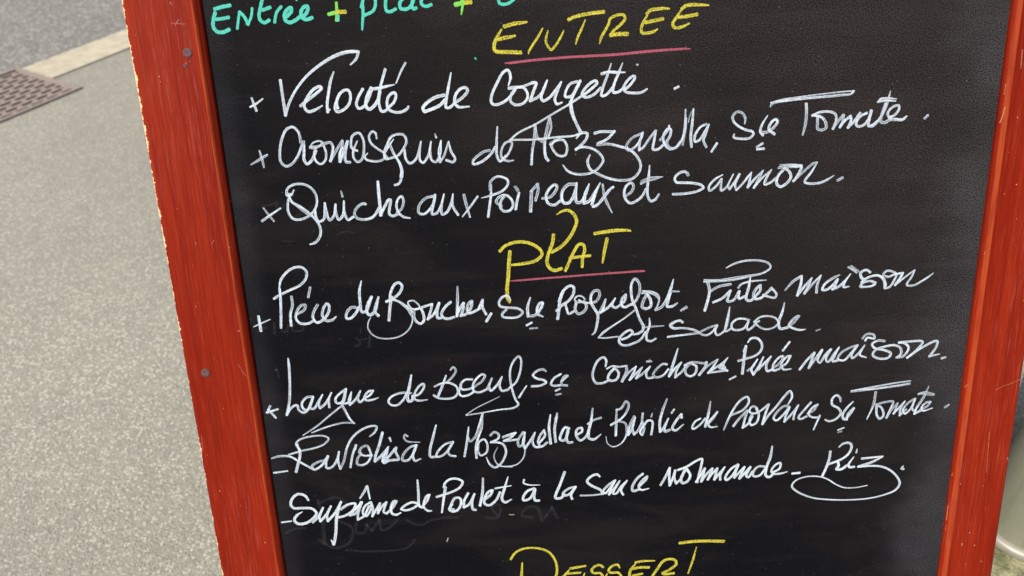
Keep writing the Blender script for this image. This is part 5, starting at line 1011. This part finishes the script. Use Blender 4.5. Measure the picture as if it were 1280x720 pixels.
def lettering(name, text, label, parent, solid=False, z=.00025):
    mats = []; idx = {}
    verts, faces, uvs, thin, mi = [], [], [], [], []
    rnd = random.Random(len(text) + ord(text.strip()[3]))
    for line in text.strip().splitlines():
        f = line.split(); c = f[0]
        if c == 'w' and solid: c = 's'
        if c not in idx: idx[c] = len(mats); mats.append(CHALK[c])
        ctrl = [tuple(float(q) for q in p.split(',')) for p in f[1:]]
        if c == 'k': ctrl = [(a, b, w*2.1) for a, b, w in ctrl]
        # split at sharp cusps
        runs = [[ctrl[0]]]
        for i in range(1, len(ctrl)):
            runs[-1].append(ctrl[i])
            if 0 < i < len(ctrl)-1 and turn(ctrl[i-1], ctrl[i], ctrl[i+1]) > 118: runs.append([ctrl[i]])
        u0 = rnd.random()*40
        op = 1.0 if c not in 'ws' else min(1.0, .45 + .235*max(p[2] for p in ctrl)/1.0*1.0 if max(p[2] for p in ctrl) < 2.3 else 1.0)
        op *= rnd.uniform(.93, 1.0)
        for run in runs:
            s = catmull(run, .45)
            # drop doubled points
            q = [s[0]]
            for p in s[1:]:
                if math.hypot(p[0]-q[-1][0], p[1]-q[-1][1]) > .05: q.append(p)
            s = q
            if len(s) < 2: s.append((s[0][0]+.1, s[0][1], s[0][2]))
            n = len(s); tang = []
            for i in range(n):
                a = s[max(0, i-1)]; b = s[min(n-1, i+1)]
                l = math.hypot(b[0]-a[0], b[1]-a[1]) or 1e-6
                tang.append(((b[0]-a[0])/l, (b[1]-a[1])/l))
            # local turning radius limits the inner half width
            z += 9e-6
            u = u0; prev = None
            def emit(x, y, uu, vv, zz):
                verts.append((x*.001, y*.001, zz)); uvs.append((uu*.001*40/40, vv)); thin.append(op); return len(verts)-1
            def row(i, uu):
                x, y, w = s[i]; tx, ty = tang[i]; h = w*.5*WSC*(1 + .07*math.sin(uu*1.7) + .05*math.sin(uu*3.9+1))
                nx, ny = -ty, tx
                return [emit(x + nx*h*k, y + ny*h*k, uu, k, z) for k in (-1, -.5, 0, .5, 1)]
            for i in range(n):
                if i: u += math.hypot(s[i][0]-s[i-1][0], s[i][1]-s[i-1][1])
                z += 2.0e-8
                r = row(i, u)
                if prev:
                    for k in range(4):
                        faces.append((prev[k], r[k], r[k+1], prev[k+1])); mi.append(idx[c])
                prev = r
                if i in (0, n-1):      # rounded ends
                    x, y, w = s[i]; tx, ty = tang[i]; sg = -1 if i == 0 else 1
                    h = w*.5*WSC; ring = [r[4 if sg > 0 else 0]]
                    for a in (60, 30, 0, -30, -60):
                        ca, sa = math.cos(R(a)), math.sin(R(a))
                        px = x + sg*tx*h*ca*.9 + (-ty)*h*sa*sg; py = y + sg*ty*h*ca*.9 + tx*h*sa*sg
                        ring.append(emit(px, py, u + sg*h*ca, sa*sg*.9 + (.0), z))
                    ring.append(r[0 if sg > 0 else 4])
                    cen = r[2]
                    mids = {0: r[0], 4: r[4]}
                    for a, b in zip(ring, ring[1:]):
                        faces.append((cen, b, a)); mi.append(idx[c])
            u0 = u
    me = bpy.data.meshes.new(name); me.from_pydata(verts, [], faces)
    uvl = me.uv_layers.new(name='UVMap')
    for lp in me.loops: uvl.data[lp.index].uv = uvs[lp.vertex_index]
    at = me.attributes.new('thin', 'FLOAT', 'POINT')
    for i, v in enumerate(thin): at.data[i].value = v
    for i, p in enumerate(me.polygons): p.material_index = mi[i]
    me.update()
    o = link(name, me, mats, parent)
    if label: o['label'] = label
    return o
LINES = [
    ('price', 'price_lettering', 'turquoise and green line reading Entree + plat', False),
    ('entree', 'heading_lettering', 'yellow heading reading ENTREE', False),
    ('entree_line', 'heading_underline', 'long pink underline below ENTREE', False),
    ('veloute', 'dish_lettering', 'white line reading Veloute de Courgette', True),
    ('cromesquis', 'dish_lettering', 'white line reading Cromesquis de Mozzarella, Sce Tomate', False),
    ('quiche', 'dish_lettering', 'white line reading Quiche aux Poireaux et Saumon', False),
    ('plat', 'heading_lettering', 'yellow heading reading PLAT', False),
    ('plat_line', 'heading_underline', 'shorter pink underline below PLAT', False),
    ('piece', 'dish_lettering', 'white line reading Piece du Boucher, Sce Roquefort, Frites maison', False),
    ('salade', 'dish_lettering', 'short white line reading et Salade', False),
    ('langue', 'dish_lettering', 'white line reading Langue de Boeuf, Sce Cornichons, Puree maison', False),
    ('raviolis', 'dish_lettering', 'white line reading Raviolis a la Mozzarella et Basilic de Provence, Sce Tomate', False),
    ('supreme', 'dish_lettering', 'white line reading Supreme de Poulet a la Sauce normande, Riz', True),
    ('dessert', 'heading_lettering', 'yellow heading reading DESSERT', False),
]
for key, nm, lab, solid in LINES:
    lettering(nm, STROKES[key], lab, panel, solid)
for key in ('erased', 'erased2', 'erased3'):          # what the cloth left of an older menu
    for st in STROKES[key].strip().splitlines():
        lettering('erased_stroke' if st[0] == 'k' else 'marker_fleck', st, None, panel)
for st in CHIPS_LEFT.splitlines():
    lettering('scuff', st, None, left, z=F + .0001)
for st in CHIPS_RIGHT.splitlines():
    lettering('paint_chip', st, None, right, z=F + .0004)
